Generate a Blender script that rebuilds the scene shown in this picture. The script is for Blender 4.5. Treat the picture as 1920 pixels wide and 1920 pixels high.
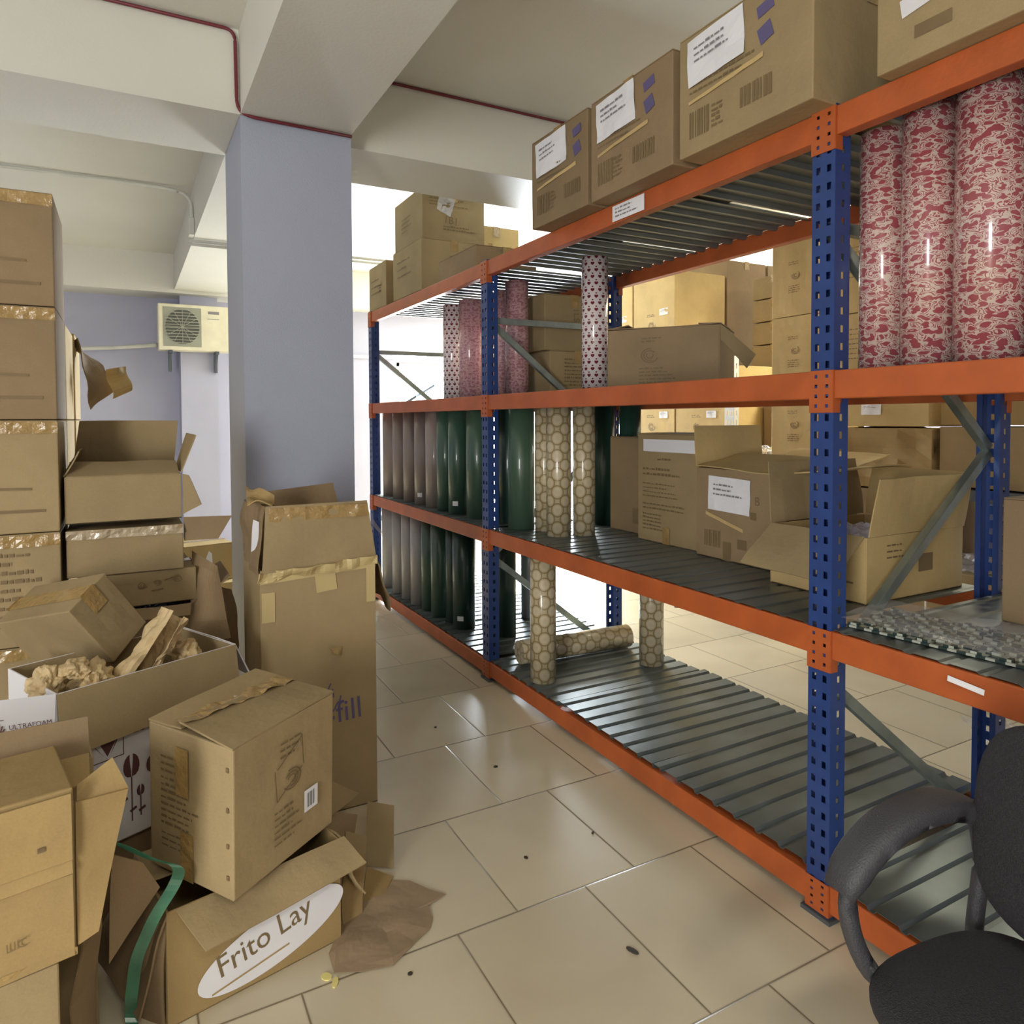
import bpy, bmesh, math, random
from mathutils import Vector, Matrix, noise
for o in list(bpy.data.objects): bpy.data.objects.remove(o, do_unlink=True)
SC = bpy.context.scene; COL = SC.collection
PI = math.pi
# ---------------------------------------------------------------- camera
cd = bpy.data.cameras.new('camera'); cam = bpy.data.objects.new('camera', cd); COL.objects.link(cam)
cd.sensor_width = 36; cd.sensor_fit = 'HORIZONTAL'; cd.lens = 1339/1920*36
cd.shift_y = -132/1920; cd.clip_start = .02
RM = Matrix(((0.87916661, 0.01849507, -0.47615545), (-0.47649439, 0.02494048, -0.87882368), (-0.00437836, 0.99951784, 0.03073963)))
cam.matrix_world = Matrix.Translation((0, 0, 1.45)) @ RM.to_4x4()
SC.camera = cam
# ---------------------------------------------------------------- world, lights, exposure
SC.view_settings.view_transform = 'Standard'; SC.view_settings.look = 'None'
SC.view_settings.gamma = 1; SC.view_settings.use_curve_mapping = False
SC.view_settings.exposure = 0.75
W = bpy.data.worlds.new('sky'); SC.world = W; W.use_nodes = True
wn = W.node_tree; bg = wn.nodes['Background']
bg.inputs[0].default_value = (.86, .93, 1, 1); bg.inputs[1].default_value = 9.0
def area(name, loc, aim, sx, sy, power, col):
    l = bpy.data.lights.new(name, 'AREA'); l.shape = 'RECTANGLE'; l.size = sx; l.size_y = sy
    l.energy = power; l.color = col
    o = bpy.data.objects.new(name, l); COL.objects.link(o); o.location = loc
    d = Vector(aim)-Vector(loc); o.rotation_euler = d.to_track_quat('-Z', 'Y').to_euler()
    return o
area('window_daylight', (4.5, 8.8, 1.6), (4.4, 0, .9), 2.7, 1.2, 370, (.84, .93, 1))
area('side_door_daylight', (7.3, 5.5, 1.5), (3, 5.2, 1.2), 3.4, 2.2, 115, (1, .97, .86))
area('rear_door_daylight', (-2.7, -1.4, 1.35), (1.1, 2.6, 1.2), .8, 2.1, 82, (1, .985, .94))
area('ceiling_fill_light', (.3, -1.6, 3.12), (.6, .6, 0), 1.3, .25, 42, (1, .96, .82))  # unseen lamp added for even warm light in the near bay
area('far_bay_tube_light', (3.3, 6.6, 3.14), (2.4, 6.6, 1.2), 2.2, .35, 8, (1, .93, .68))
area('back_bay_fill_light', (5.2, 3.2, 3.12), (5.0, 3.6, 0), .3, 2.4, 90, (1, .93, .70))  # unseen lamp added to brighten the cartons behind the rack
# ---------------------------------------------------------------- materials
MATS = {}
def nmat(name):
    m = bpy.data.materials.new(name); m.use_nodes = True; MATS[name] = m
    return m, m.node_tree, m.node_tree.nodes['Principled BSDF']
def N(t, kind, **k):
    n = t.nodes.new(kind)
    for a, b in k.items():
        if a.startswith('i_'):
            key = a[2:]; key = int(key) if key.isdigit() else key
            n.inputs[key].default_value = b
        else: setattr(n, a, b)
    return n
def L(t, a, b): t.links.new(a, b)
def ramp(t, fac, stops, interp='LINEAR'):
    r = N(t, 'ShaderNodeValToRGB'); r.color_ramp.interpolation = interp
    e = r.color_ramp.elements
    while len(e) < len(stops): e.new(.5)
    for q, (p, c) in zip(e, stops): q.position = p; q.color = (*c, 1)
    L(t, fac, r.inputs[0]); return r.outputs[0]
def M2(t, op, a, b=None, c=None):
    n = N(t, 'ShaderNodeMath', operation=op)
    for i, v in enumerate((a, b, c)):
        if v is None: continue
        if isinstance(v, (int, float)): n.inputs[i].default_value = v
        else: L(t, v, n.inputs[i])
    return n.outputs[0]
def plain(name, col, rough=.6, metal=0, var=.08, scale=6, bump=0, bscale=60, coat=0, spec=None):
    m, t, p = nmat(name)
    tc = N(t, 'ShaderNodeTexCoord')
    nz = N(t, 'ShaderNodeTexNoise', i_Scale=scale, i_Detail=4); L(t, tc.outputs['Object'], nz.inputs['Vector'])
    c = ramp(t, nz.outputs[0], [(.3, tuple(x*(1-var) for x in col)), (.7, tuple(min(1, x*(1+var)) for x in col))])
    L(t, c, p.inputs['Base Color'])
    p.inputs['Roughness'].default_value = rough; p.inputs['Metallic'].default_value = metal
    if coat: p.inputs['Coat Weight'].default_value = coat; p.inputs['Coat Roughness'].default_value = .12
    if spec is not None: p.inputs['Specular IOR Level'].default_value = spec
    if bump:
        nb = N(t, 'ShaderNodeTexNoise', i_Scale=bscale, i_Detail=3); L(t, tc.outputs['Object'], nb.inputs['Vector'])
        b = N(t, 'ShaderNodeBump', i_Strength=bump, i_Distance=.01); L(t, nb.outputs[0], b.inputs['Height']); L(t, b.outputs[0], p.inputs['Normal'])
    return m
def card(name, col):
    m, t, p = nmat(name)
    tc = N(t, 'ShaderNodeTexCoord'); oi = N(t, 'ShaderNodeObjectInfo')
    nz = N(t, 'ShaderNodeTexNoise', i_Scale=5, i_Detail=6); L(t, tc.outputs['Object'], nz.inputs['Vector'])
    c = ramp(t, nz.outputs[0], [(.25, tuple(x*.86 for x in col)), (.6, col), (.8, tuple(x*1.1 for x in col))])
    fb = N(t, 'ShaderNodeTexNoise', i_Scale=260, i_Detail=2); L(t, tc.outputs['Object'], fb.inputs['Vector'])
    mx = N(t, 'ShaderNodeMix', data_type='RGBA', blend_type='MULTIPLY'); mx.inputs[0].default_value = .25
    L(t, c, mx.inputs[6]); L(t, ramp(t, fb.outputs[0], [(.3, (.75, .72, .68)), (.7, (1.1, 1.1, 1.1))]), mx.inputs[7])
    hs = N(t, 'ShaderNodeHueSaturation'); L(t, mx.outputs[2], hs.inputs['Color'])
    L(t, M2(t, 'MULTIPLY_ADD', oi.outputs['Random'], .16, .92), hs.inputs['Value'])
    L(t, hs.outputs[0], p.inputs['Base Color'])
    p.inputs['Roughness'].default_value = .78; p.inputs['Specular IOR Level'].default_value = .25
    wv = N(t, 'ShaderNodeTexNoise', i_Scale=18, i_Detail=5); L(t, tc.outputs['Object'], wv.inputs['Vector'])
    b = N(t, 'ShaderNodeBump', i_Strength=.25, i_Distance=.012); L(t, wv.outputs[0], b.inputs['Height']); L(t, b.outputs[0], p.inputs['Normal'])
    return m
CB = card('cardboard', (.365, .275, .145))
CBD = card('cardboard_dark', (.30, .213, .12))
CBL = card('cardboard_pale_lit', (.60, .44, .20))  # paler board, also put on flaps and cartons that daylight brightens
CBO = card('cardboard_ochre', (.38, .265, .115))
CBW = plain('white_board', (.74, .73, .75), .6, var=.03)
KRAFT = plain('kraft_paper', (.60, .45, .24), .7, var=.15, scale=14, bump=.6, bscale=30)
KRAFT2 = plain('kraft_sheet', (.34, .245, .15), .75, var=.1, scale=9, bump=.6, bscale=12)
TAPE = plain('packing_tape_brown', (.36, .235, .085), .22, var=.1, scale=30, bump=.7, bscale=40, coat=.5)
TAPEM = plain('paper_tape', (.55, .43, .20), .5, var=.05)
INK = plain('printing_ink', (.19, .13, .06), .7)
INKP = plain('printing_purple', (.12, .10, .22), .7)
INKM = plain('printing_maroon', (.12, .045, .05), .6)
INKG = plain('printing_grey', (.25, .24, .25), .7)
PAPER = plain('white_paper', (.82, .82, .85), .6, var=.02, bump=.3, bscale=20)
WALL = plain('paint_lavender', (.46, .47, .60), .5, var=.03, scale=2, bump=.15, bscale=120)
COLM = plain('paint_column_lavender', (.385, .415, .52), .5, var=.04, scale=2, bump=.2, bscale=120)
CEIL = plain('paint_ceiling', (.70, .69, .62), .55, var=.03, scale=1.5, bump=.12, bscale=90)
BLUE = plain('post_blue', (.02, .052, .20), .4, var=.12, scale=9, coat=.15)
ORANGE = plain('beam_orange', (.44, .10, .024), .45, var=.14, scale=7, bump=.1)
GALV = plain('galvanised_brace', (.34, .40, .38), .34, .75, var=.2, scale=10)
GREYW = plain('white_metal_post', (.7, .72, .72), .4, .2)
SLOT = plain('dark_slot', (.02, .02, .02), .8)
BLACK = plain('chair_plastic', (.045, .045, .052), .5, bump=.3, bscale=300)
FABRIC = plain('chair_fabric', (.028, .026, .032), .95, var=.3, scale=260, bump=.8, bscale=400)
CABLE = plain('cable_red', (.16, .02, .03), .5)
PVC = plain('conduit_white', (.68, .68, .62), .5)
ACW = plain('ac_casing', (.78, .74, .56), .45)
ACG = plain('ac_grille', (.10, .11, .09), .5)
GREEN = plain('strap_green', (.055, .20, .115), .25, var=.2, scale=20, coat=.4)
FOAMG = plain('foam_sheet_blue', (.35, .45, .80), .6)
FOIL = plain('crumpled_foil', (.7, .7, .74), .2, .9, bump=1, bscale=40)
CORE = plain('roll_core', (.45, .36, .25), .8)
DOT = plain('floor_scrap', (.05, .04, .03), .8)
SHRED = plain('yellow_shred', (.8, .7, .25), .7)
BRACKET = plain('steel_bracket', (.12, .14, .16), .5, .5)
def galvdeck():
    m, t, p = nmat('galvanised_deck')
    tc = N(t, 'ShaderNodeTexCoord')
    nz = N(t, 'ShaderNodeTexNoise', i_Scale=4, i_Detail=6); L(t, tc.outputs['Object'], nz.inputs['Vector'])
    L(t, ramp(t, nz.outputs[0], [(.3, (.12, .14, .14)), (.7, (.20, .23, .235))]), p.inputs['Base Color'])
    p.inputs['Metallic'].default_value = .55
    L(t, ramp(t, nz.outputs[0], [(.3, (.30,)*3), (.75, (.46,)*3)]), p.inputs['Roughness'])
    return m
DECK = galvdeck()
def film():
    m, t, p = nmat('clear_film')
    p.inputs['Base Color'].default_value = (.9, .9, .95, 1); p.inputs['Roughness'].default_value = .08
    tr = N(t, 'ShaderNodeBsdfTransparent'); mx = N(t, 'ShaderNodeMixShader'); mx.inputs[0].default_value = .3
    out = t.nodes['Material Output']
    L(t, tr.outputs[0], mx.inputs[1]); L(t, p.outputs[0], mx.inputs[2]); L(t, mx.outputs[0], out.inputs[0])
    return m
FILM = film()
def glass():
    m, t, p = nmat('window_glass')
    gl = N(t, 'ShaderNodeBsdfGlossy', i_Roughness=.02); tr = N(t, 'ShaderNodeBsdfTransparent')
    fr = N(t, 'ShaderNodeFresnel', i_IOR=1.2); mx = N(t, 'ShaderNodeMixShader'); out = t.nodes['Material Output']
    L(t, fr.outputs[0], mx.inputs[0]); L(t, tr.outputs[0], mx.inputs[1]); L(t, gl.outputs[0], mx.inputs[2]); L(t, mx.outputs[0], out.inputs[0])
    return m
GLASS = glass()
def floor_mat():
    m, t, p = nmat('floor_tiles')
    tc = N(t, 'ShaderNodeTexCoord'); mp = N(t, 'ShaderNodeMapping')
    TW, TH = .4315, .5465
    # joint rows at Y = 1.262 + k*TH ; columns staggered by half
    sx = N(t, 'ShaderNodeSeparateXYZ'); L(t, tc.outputs['Object'], sx.inputs[0])
    yy = M2(t, 'DIVIDE', M2(t, 'SUBTRACT', sx.outputs[1], 1.262-20*TH), TH)
    row = M2(t, 'FLOOR', yy); fy = M2(t, 'FRACT', yy)
    odd = M2(t, 'MODULO', row, 2.0)
    xx = M2(t, 'ADD', M2(t, 'DIVIDE', M2(t, 'ADD', sx.outputs[0], 20*TW-.799), TW), M2(t, 'MULTIPLY', odd, .55))
    fx = M2(t, 'FRACT', xx); colm = M2(t, 'FLOOR', xx)
    ex = M2(t, 'MULTIPLY', M2(t, 'MINIMUM', fx, M2(t, 'SUBTRACT', 1, fx)), TW)
    ey = M2(t, 'MULTIPLY', M2(t, 'MINIMUM', fy, M2(t, 'SUBTRACT', 1, fy)), TH)
    e = M2(t, 'MINIMUM', ex, ey)
    nz = N(t, 'ShaderNodeTexNoise', i_Scale=2.4, i_Detail=6, i_Distortion=.4); L(t, tc.outputs['Object'], nz.inputs['Vector'])
    wn_ = N(t, 'ShaderNodeTexWhiteNoise', noise_dimensions='2D'); cb = N(t, 'ShaderNodeCombineXYZ'); L(t, colm, cb.inputs[0]); L(t, row, cb.inputs[1]); L(t, cb.outputs[0], wn_.inputs['Vector'])
    tile = ramp(t, nz.outputs[0], [(.25, (.58, .50, .355)), (.5, (.65, .57, .41)), (.78, (.70, .625, .46))])
    hs = N(t, 'ShaderNodeHueSaturation'); L(t, tile, hs.inputs['Color']); L(t, M2(t, 'MULTIPLY_ADD', wn_.outputs[0], .12, .94), hs.inputs['Value'])
    g = ramp(t, e, [(.0022/1, (1, 1, 1)), (.0042, (0, 0, 0))])
    mx = N(t, 'ShaderNodeMix', data_type='RGBA'); L(t, g, mx.inputs[0]); L(t, hs.outputs[0], mx.inputs[6]); mx.inputs[7].default_value = (.17, .135, .085, 1)
    L(t, mx.outputs[2], p.inputs['Base Color'])
    L(t, ramp(t, nz.outputs[0], [(.3, (.28,)*3), (.7, (.33,)*3)]), p.inputs['Roughness'])
    b = N(t, 'ShaderNodeBump', i_Strength=.5, i_Distance=.003, invert=True); L(t, g, b.inputs['Height']); L(t, b.outputs[0], p.inputs['Normal'])
    return m
FLOOR = floor_mat()
def uvxy(t):
    tc = N(t, 'ShaderNodeTexCoord'); s = N(t, 'ShaderNodeSeparateXYZ'); L(t, tc.outputs['UV'], s.inputs[0]); return s.outputs[0], s.outputs[1], tc
def glossy_roll(p, r=.25, coat=.7):
    p.inputs['Roughness'].default_value = r; p.inputs['Coat Weight'].default_value = coat; p.inputs['Coat Roughness'].default_value = .06
def roll_plain(name, col, r=.35):
    m, t, p = nmat(name); u, v, tc = uvxy(t)
    nz = N(t, 'ShaderNodeTexNoise', i_Scale=9, i_Detail=3); mp = N(t, 'ShaderNodeMapping'); mp.inputs['Scale'].default_value = (1, .15, 1)
    L(t, tc.outputs['UV'], mp.inputs[0]); L(t, mp.outputs[0], nz.inputs['Vector'])
    L(t, ramp(t, nz.outputs[0], [(.3, tuple(x*.85 for x in col)), (.7, tuple(x*1.12 for x in col))]), p.inputs['Base Color'])
    glossy_roll(p, r, .5); return m
def roll_swirl(name, light, dark, sc=24.):
    m, t, p = nmat(name); u, v, tc = uvxy(t)
    mp = N(t, 'ShaderNodeMapping'); mp.inputs['Scale'].default_value = (sc, sc*1.7, 1); L(t, tc.outputs['UV'], mp.inputs[0])
    dn = N(t, 'ShaderNodeTexNoise', i_Scale=1.3, i_Detail=1); L(t, mp.outputs[0], dn.inputs['Vector'])
    ad = N(t, 'ShaderNodeMix', data_type='VECTOR'); ad.inputs[0].default_value = .35
    vm = N(t, 'ShaderNodeVectorMath', operation='SCALE'); vm.inputs[3].default_value = 1.1; L(t, dn.outputs[1], vm.inputs[0])
    va = N(t, 'ShaderNodeVectorMath', operation='ADD'); L(t, mp.outputs[0], va.inputs[0]); L(t, vm.outputs[0], va.inputs[1])
    vo = N(t, 'ShaderNodeTexVoronoi', voronoi_dimensions='2D', i_Scale=1, i_Randomness=.55); L(t, va.outputs[0], vo.inputs['Vector'])
    d = vo.outputs['Distance']
    rings = M2(t, 'SINE', M2(t, 'MULTIPLY', d, 30))
    ringm = M2(t, 'MULTIPLY', M2(t, 'GREATER_THAN', rings, .35), M2(t, 'GREATER_THAN', d, .2))
    ny = N(t, 'ShaderNodeTexNoise', i_Scale=1.1, i_Detail=0); L(t, mp.outputs[0], ny.inputs['Vector'])
    ringm = M2(t, 'MULTIPLY', ringm, M2(t, 'GREATER_THAN', ny.outputs[0], .46))
    blob = M2(t, 'LESS_THAN', M2(t, 'ADD', d, M2(t, 'MULTIPLY', M2(t, 'SUBTRACT', ny.outputs[0], .5), 1.2)), .30)
    f = M2(t, 'MAXIMUM', ringm, blob)
    mx = N(t, 'ShaderNodeMix', data_type='RGBA'); L(t, f, mx.inputs[0]); mx.inputs[6].default_value = (*light, 1); mx.inputs[7].default_value = (*dark, 1)
    L(t, mx.outputs[2], p.inputs['Base Color']); glossy_roll(p, .25, .8); return m
def roll_hearts(name):
    m, t, p = nmat(name); u, v, tc = uvxy(t)
    masks = []
    for sc, ox, oy, size in ((27, 0, 0, .23), (27, .5, .5, .11)):
        vs = M2(t, 'ADD', M2(t, 'MULTIPLY', v, sc*1.15), oy); row = M2(t, 'FLOOR', vs)
        us = M2(t, 'ADD', M2(t, 'ADD', M2(t, 'MULTIPLY', u, sc), ox), M2(t, 'MULTIPLY', M2(t, 'MODULO', row, 2), .5))
        x = M2(t, 'DIVIDE', M2(t, 'SUBTRACT', M2(t, 'FRACT', us), .5), size)
        y = M2(t, 'DIVIDE', M2(t, 'SUBTRACT', M2(t, 'FRACT', vs), .45), size)
        x2 = M2(t, 'MULTIPLY', x, x); y3 = M2(t, 'MULTIPLY', M2(t, 'MULTIPLY', y, y), y)
        a = M2(t, 'SUBTRACT', M2(t, 'ADD', x2, M2(t, 'MULTIPLY', y, y)), 1)
        a3 = M2(t, 'MULTIPLY', M2(t, 'MULTIPLY', a, a), a)
        masks.append(M2(t, 'LESS_THAN', M2(t, 'SUBTRACT', a3, M2(t, 'MULTIPLY', x2, y3)), 0))
    f = M2(t, 'MAXIMUM', masks[0], masks[1])
    mx = N(t, 'ShaderNodeMix', data_type='RGBA'); L(t, f, mx.inputs[0]); mx.inputs[6].default_value = (.74, .66, .66, 1); mx.inputs[7].default_value = (.16, .02, .03, 1)
    L(t, mx.outputs[2], p.inputs['Base Color']); glossy_roll(p, .22, .8); return m
def roll_scales(name):
    m, t, p = nmat(name); u, v, tc = uvxy(t)
    s = 11.5
    def lat(off):
        vs = M2(t, 'ADD', M2(t, 'MULTIPLY', v, s*.95), off); us = M2(t, 'ADD', M2(t, 'MULTIPLY', u, s), off)
        x = M2(t, 'SUBTRACT', M2(t, 'FRACT', us), .5); y = M2(t, 'SUBTRACT', M2(t, 'FRACT', vs), .5)
        return M2(t, 'SQRT', M2(t, 'ADD', M2(t, 'MULTIPLY', x, x), M2(t, 'MULTIPLY', y, y)))
    d = M2(t, 'MINIMUM', M2(t, 'MULTIPLY', lat(0), 1.0), M2(t, 'ADD', lat(.5), .03))
    c = ramp(t, d, [(0, (.56, .47, .30)), (.22, (.60, .53, .38)), (.33, (.46, .36, .19)), (.36, (.19, .13, .05)), (.42, (.50, .42, .26))])
    L(t, c, p.inputs['Base Color']); glossy_roll(p, .28, .6); return m
def bubble_mat():
    m, t, p = nmat('bubble_tray')
    tc = N(t, 'ShaderNodeTexCoord'); ck = N(t, 'ShaderNodeTexChecker', i_Scale=46)
    ck.inputs[1].default_value = (.03, .05, .045, 1); ck.inputs[2].default_value = (.42, .45, .38, 1)
    L(t, tc.outputs['Object'], ck.inputs[0]); L(t, ck.outputs[0], p.inputs['Base Color']); p.inputs['Roughness'].default_value = .2; return m
TRAY = bubble_mat()
R_SWIRL = roll_swirl('roll_red_swirl', (.60, .47, .41), (.33, .075, .09), 33.)
R_PINK = roll_swirl('roll_pink_swirl', (.62, .38, .38), (.40, .17, .20), 34.)
R_HEART = roll_hearts('roll_hearts'); R_GOLD = roll_scales('roll_gold_scales')
R_GREEN = roll_plain('roll_green', (.045, .10, .07)); R_DKGREEN = roll_plain('roll_dark_green', (.018, .055, .042))
R_TAUPE = roll_plain('roll_taupe', (.31, .25, .23)); R_GREY = roll_plain('roll_grey', (.36, .35, .35))
R_OLIVE = roll_plain('roll_mid_green', (.06, .115, .075))
# ---------------------------------------------------------------- mesh helpers
class MB:
    def __init__(s): s.v = []; s.f = []; s.uv = []
    def quad(s, a, b, c, d): i = len(s.v); s.v += [tuple(a), tuple(b), tuple(c), tuple(d)]; s.f.append((i, i+1, i+2, i+3))
    def poly(s, pts): i = len(s.v); s.v += [tuple(p) for p in pts]; s.f.append(tuple(range(i, i+len(pts))))
    def prism(s, pts, off):
        n = len(pts); i = len(s.v); off = Vector(off)
        s.v += [tuple(p) for p in pts]+[tuple(Vector(p)+off) for p in pts]
        s.f.append(tuple(range(i+n-1, i-1, -1))); s.f.append(tuple(range(i+n, i+2*n)))
        for k in range(n): s.f.append((i+k, i+(k+1) % n, i+n+(k+1) % n, i+n+k))
    def box(s, x0, x1, y0, y1, z0, z1, T=None):
        p = [Vector((x, y, z)) for z in (z0, z1) for y in (y0, y1) for x in (x0, x1)]
        if T: p = [T @ q for q in p]
        i = len(s.v); s.v += [tuple(q) for q in p]
        for a in ((0, 2, 3, 1), (4, 5, 7, 6), (0, 1, 5, 4), (2, 6, 7, 3), (0, 4, 6, 2), (1, 3, 7, 5)): s.f.append(tuple(i+k for k in a))
    def bar(s, a, b, w, h, up=(0, 0, 1)):
        a = Vector(a); b = Vector(b); d = (b-a); l = d.length; d.normalize()
        sd = d.cross(Vector(up)).normalized(); u = sd.cross(d)
        T = Matrix((( *d, ), (*sd,), (*u,))).transposed().to_4x4(); T.translation = a
        s.box(0, l, -w/2, w/2, -h/2, h/2, T)
    def tube(s, pts, r, n=10, caps=True):
        pts = [Vector(p) for p in pts]; rings = []
        for k, p in enumerate(pts):
            d = (pts[min(k+1, len(pts)-1)]-pts[max(k-1, 0)]).normalized()
            u = d.cross(Vector((0, 0, 1)));
            if u.length < .05: u = d.cross(Vector((0, 1, 0)))
            u.normalize(); w = d.cross(u); i = len(s.v); rings.append(i)
            for j in range(n): s.v.append(tuple(p+(u*math.cos(2*PI*j/n)+w*math.sin(2*PI*j/n))*r))
        for a, b in zip(rings, rings[1:]):
            for j in range(n): s.f.append((a+j, a+(j+1) % n, b+(j+1) % n, b+j))
        if caps:
            s.f.append(tuple(rings[0]+j for j in range(n))); s.f.append(tuple(rings[-1]+n-1-j for j in range(n)))
    def sheet(s, P, nu=6, nv=6, amp=0., seed=0, fr=6.):
        """bilinear quad P=[p00,p10,p11,p01] with noise"""
        P = [Vector(p) for p in P]; nrm = (P[1]-P[0]).cross(P[3]-P[0]).normalized(); i = len(s.v)
        for b in range(nv+1):
            for a in range(nu+1):
                x, y = a/nu, b/nv
                q = P[0]*(1-x)*(1-y)+P[1]*x*(1-y)+P[2]*x*y+P[3]*(1-x)*y
                if amp: q = q+nrm*amp*noise.noise(q*fr+Vector((seed*7.1, seed*3.3, seed)))
                s.v.append(tuple(q))
        for b in range(nv):
            for a in range(nu):
                k = i+b*(nu+1)+a; s.f.append((k, k+1, k+nu+2, k+nu+1))
    def build(s, name, mat, parent=None, smooth=False, solid=0, bevel=0, off=0.0):
        me = bpy.data.meshes.new(name); me.from_pydata(s.v, [], s.f)
        bm = bmesh.new(); bm.from_mesh(me)
        if not solid: bmesh.ops.recalc_face_normals(bm, faces=bm.faces)
        bm.to_mesh(me); bm.free()
        return link(name, me, mat, parent, smooth, solid, bevel, off)
def link(name, me, mat, parent=None, smooth=False, solid=0, bevel=0, off=0.0):
    if mat and not me.materials: me.materials.append(mat)
    if smooth: me.polygons.foreach_set('use_smooth', [True]*len(me.polygons))
    o = bpy.data.objects.new(name, me); COL.objects.link(o)
    if parent: o.parent = parent
    if solid: m = o.modifiers.new('solid', 'SOLIDIFY'); m.thickness = solid; m.offset = off
    if bevel: m = o.modifiers.new('bevel', 'BEVEL'); m.width = bevel; m.segments = 2; m.limit_method = 'ANGLE'
    return o
def tag(o, label=None, cat=None, group=None, kind=None):
    if label: o['label'] = label
    if cat: o['category'] = cat
    if group: o['group'] = group
    if kind: o['kind'] = kind
    return o
def empty(name, label, cat, loc=(0, 0, 0), group=None, rot=None):
    o = bpy.data.objects.new(name, None); COL.objects.link(o); o.location = loc; o.empty_display_size = .05
    if rot: o.matrix_world = Matrix.Translation(loc) @ rot
    return tag(o, label, cat, group)
_tc = {}
def text_geo(txt, size):
    if txt not in _tc:
        c = bpy.data.curves.new('t', 'FONT'); c.body = txt; c.size = 1; c.align_x = 'LEFT'; c.resolution_u = 3
        o = bpy.data.objects.new('t', c); COL.objects.link(o)
        dg = bpy.context.evaluated_depsgraph_get(); dg.update()
        me = bpy.data.meshes.new_from_object(o.evaluated_get(dg))
        _tc[txt] = ([tuple(v.co) for v in me.vertices], [tuple(p.vertices) for p in me.polygons])
        bpy.data.objects.remove(o); bpy.data.meshes.remove(me)
    v, f = _tc[txt]; return [(x*size, y*size) for x, y, z in v], f
class Face:
    """drawing frame on a plane"""
    def __init__(s, o, u, v, n): s.o = Vector(o); s.u = Vector(u).normalized(); s.v = Vector(v).normalized(); s.n = Vector(n).normalized()
    def p(s, a, b, e=.0022): return s.o+s.u*a+s.v*b+s.n*e
    def text(s, mb, txt, a, b, size, ang=0, e=.0022, sq=1.):
        v, f = text_geo(txt, size); c, q = math.cos(ang), math.sin(ang); i = len(mb.v)
        for x, y in v: x *= sq; mb.v.append(tuple(s.p(a+x*c-y*q, b+x*q+y*c, e)))
        for g in f: mb.f.append(tuple(i+k for k in g))
    def rect(s, mb, a, b, w, h, e=.0022, ang=0):
        c, q = math.cos(ang), math.sin(ang)
        mb.poly([s.p(a+x*c-y*q, b+x*q+y*c, e) for x, y in ((0, 0), (w, 0), (w, h), (0, h))])
    def dashes(s, mb, a, b, w, rows, pitch=.018, th=.006, seed=1, e=.0022):
        rnd = random.Random(seed)
        for r in range(rows):
            x = 0; end = w*rnd.uniform(.55, 1)
            while x < end:
                l = rnd.uniform(.008, .03); l = min(l, end-x)
                s.rect(mb, a+x, b-r*pitch, l, th*rnd.uniform(.6, 1.1), e); x += l+.005
    def emblem(s, mb, a, b, r, seed=3, e=.0022):
        rnd = random.Random(seed)
        for k in range(3):
            rr = r*(1-.28*k); st = rnd.uniform(0, 6); n = 14
            for j in range(n-4):
                t0 = st+2*PI*j/n; t1 = st+2*PI*(j+1)/n; w = r*.13
                mb.poly([s.p(a+math.cos(t0)*rr, b+math.sin(t0)*rr*.8, e), s.p(a+math.cos(t1)*rr, b+math.sin(t1)*rr*.8, e),
                         s.p(a+math.cos(t1)*(rr-w), b+math.sin(t1)*(rr-w)*.8, e), s.p(a+math.cos(t0)*(rr-w), b+math.sin(t0)*(rr-w)*.8, e)])
    def bars(s, mb, a, b, w, h, n=9, seed=2, e=.0022):
        rnd = random.Random(seed); x = 0
        while x < w: l = rnd.uniform(.004, .014); s.rect(mb, a+x, b, l, h, e); x += l+rnd.uniform(.003, .008)
def faces(w, d, h):
    return {'F': Face((-w/2, -d/2, 0), (1, 0, 0), (0, 0, 1), (0, -1, 0)), 'L': Face((-w/2, d/2, 0), (0, -1, 0), (0, 0, 1), (-1, 0, 0)),
            'R': Face((w/2, -d/2, 0), (0, 1, 0), (0, 0, 1), (1, 0, 0)), 'T': Face((-w/2, -d/2, h), (1, 0, 0), (0, 1, 0), (0, 0, 1))}
def eul(yaw=0, pitch=0, roll=0):
    return Matrix.Rotation(yaw, 4, 'Z') @ Matrix.Rotation(pitch, 4, 'X') @ Matrix.Rotation(roll, 4, 'Y')
def body_mesh(w, d, h, seed, dent=.004):
    bm = bmesh.new(); bmesh.ops.create_cube(bm, size=1)
    bmesh.ops.subdivide_edges(bm, edges=bm.edges, cuts=5, use_grid_fill=True)
    for v in bm.verts:
        x, y, z = v.co*2
        n = noise.noise(Vector((x*1.4+seed, y*1.4, z*1.4+seed*2)))
        q = v.co.copy(); k = [abs(x) > .99, abs(y) > .99, abs(z) > .99]; c = sum(k)
        if c == 1 and not (k[2] and z < 0):
            ax = k.index(True); q[ax] += (dent*.8*(n-.15))*(1 if q[ax] > 0 else -1)/(w, d, h)[ax]
        v.co = Vector((q.x*w, q.y*d, (q.z+.5)*h))
    me = bpy.data.meshes.new('box_body'); bm.to_mesh(me); bm.free(); return me
_seed = [0]
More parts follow.
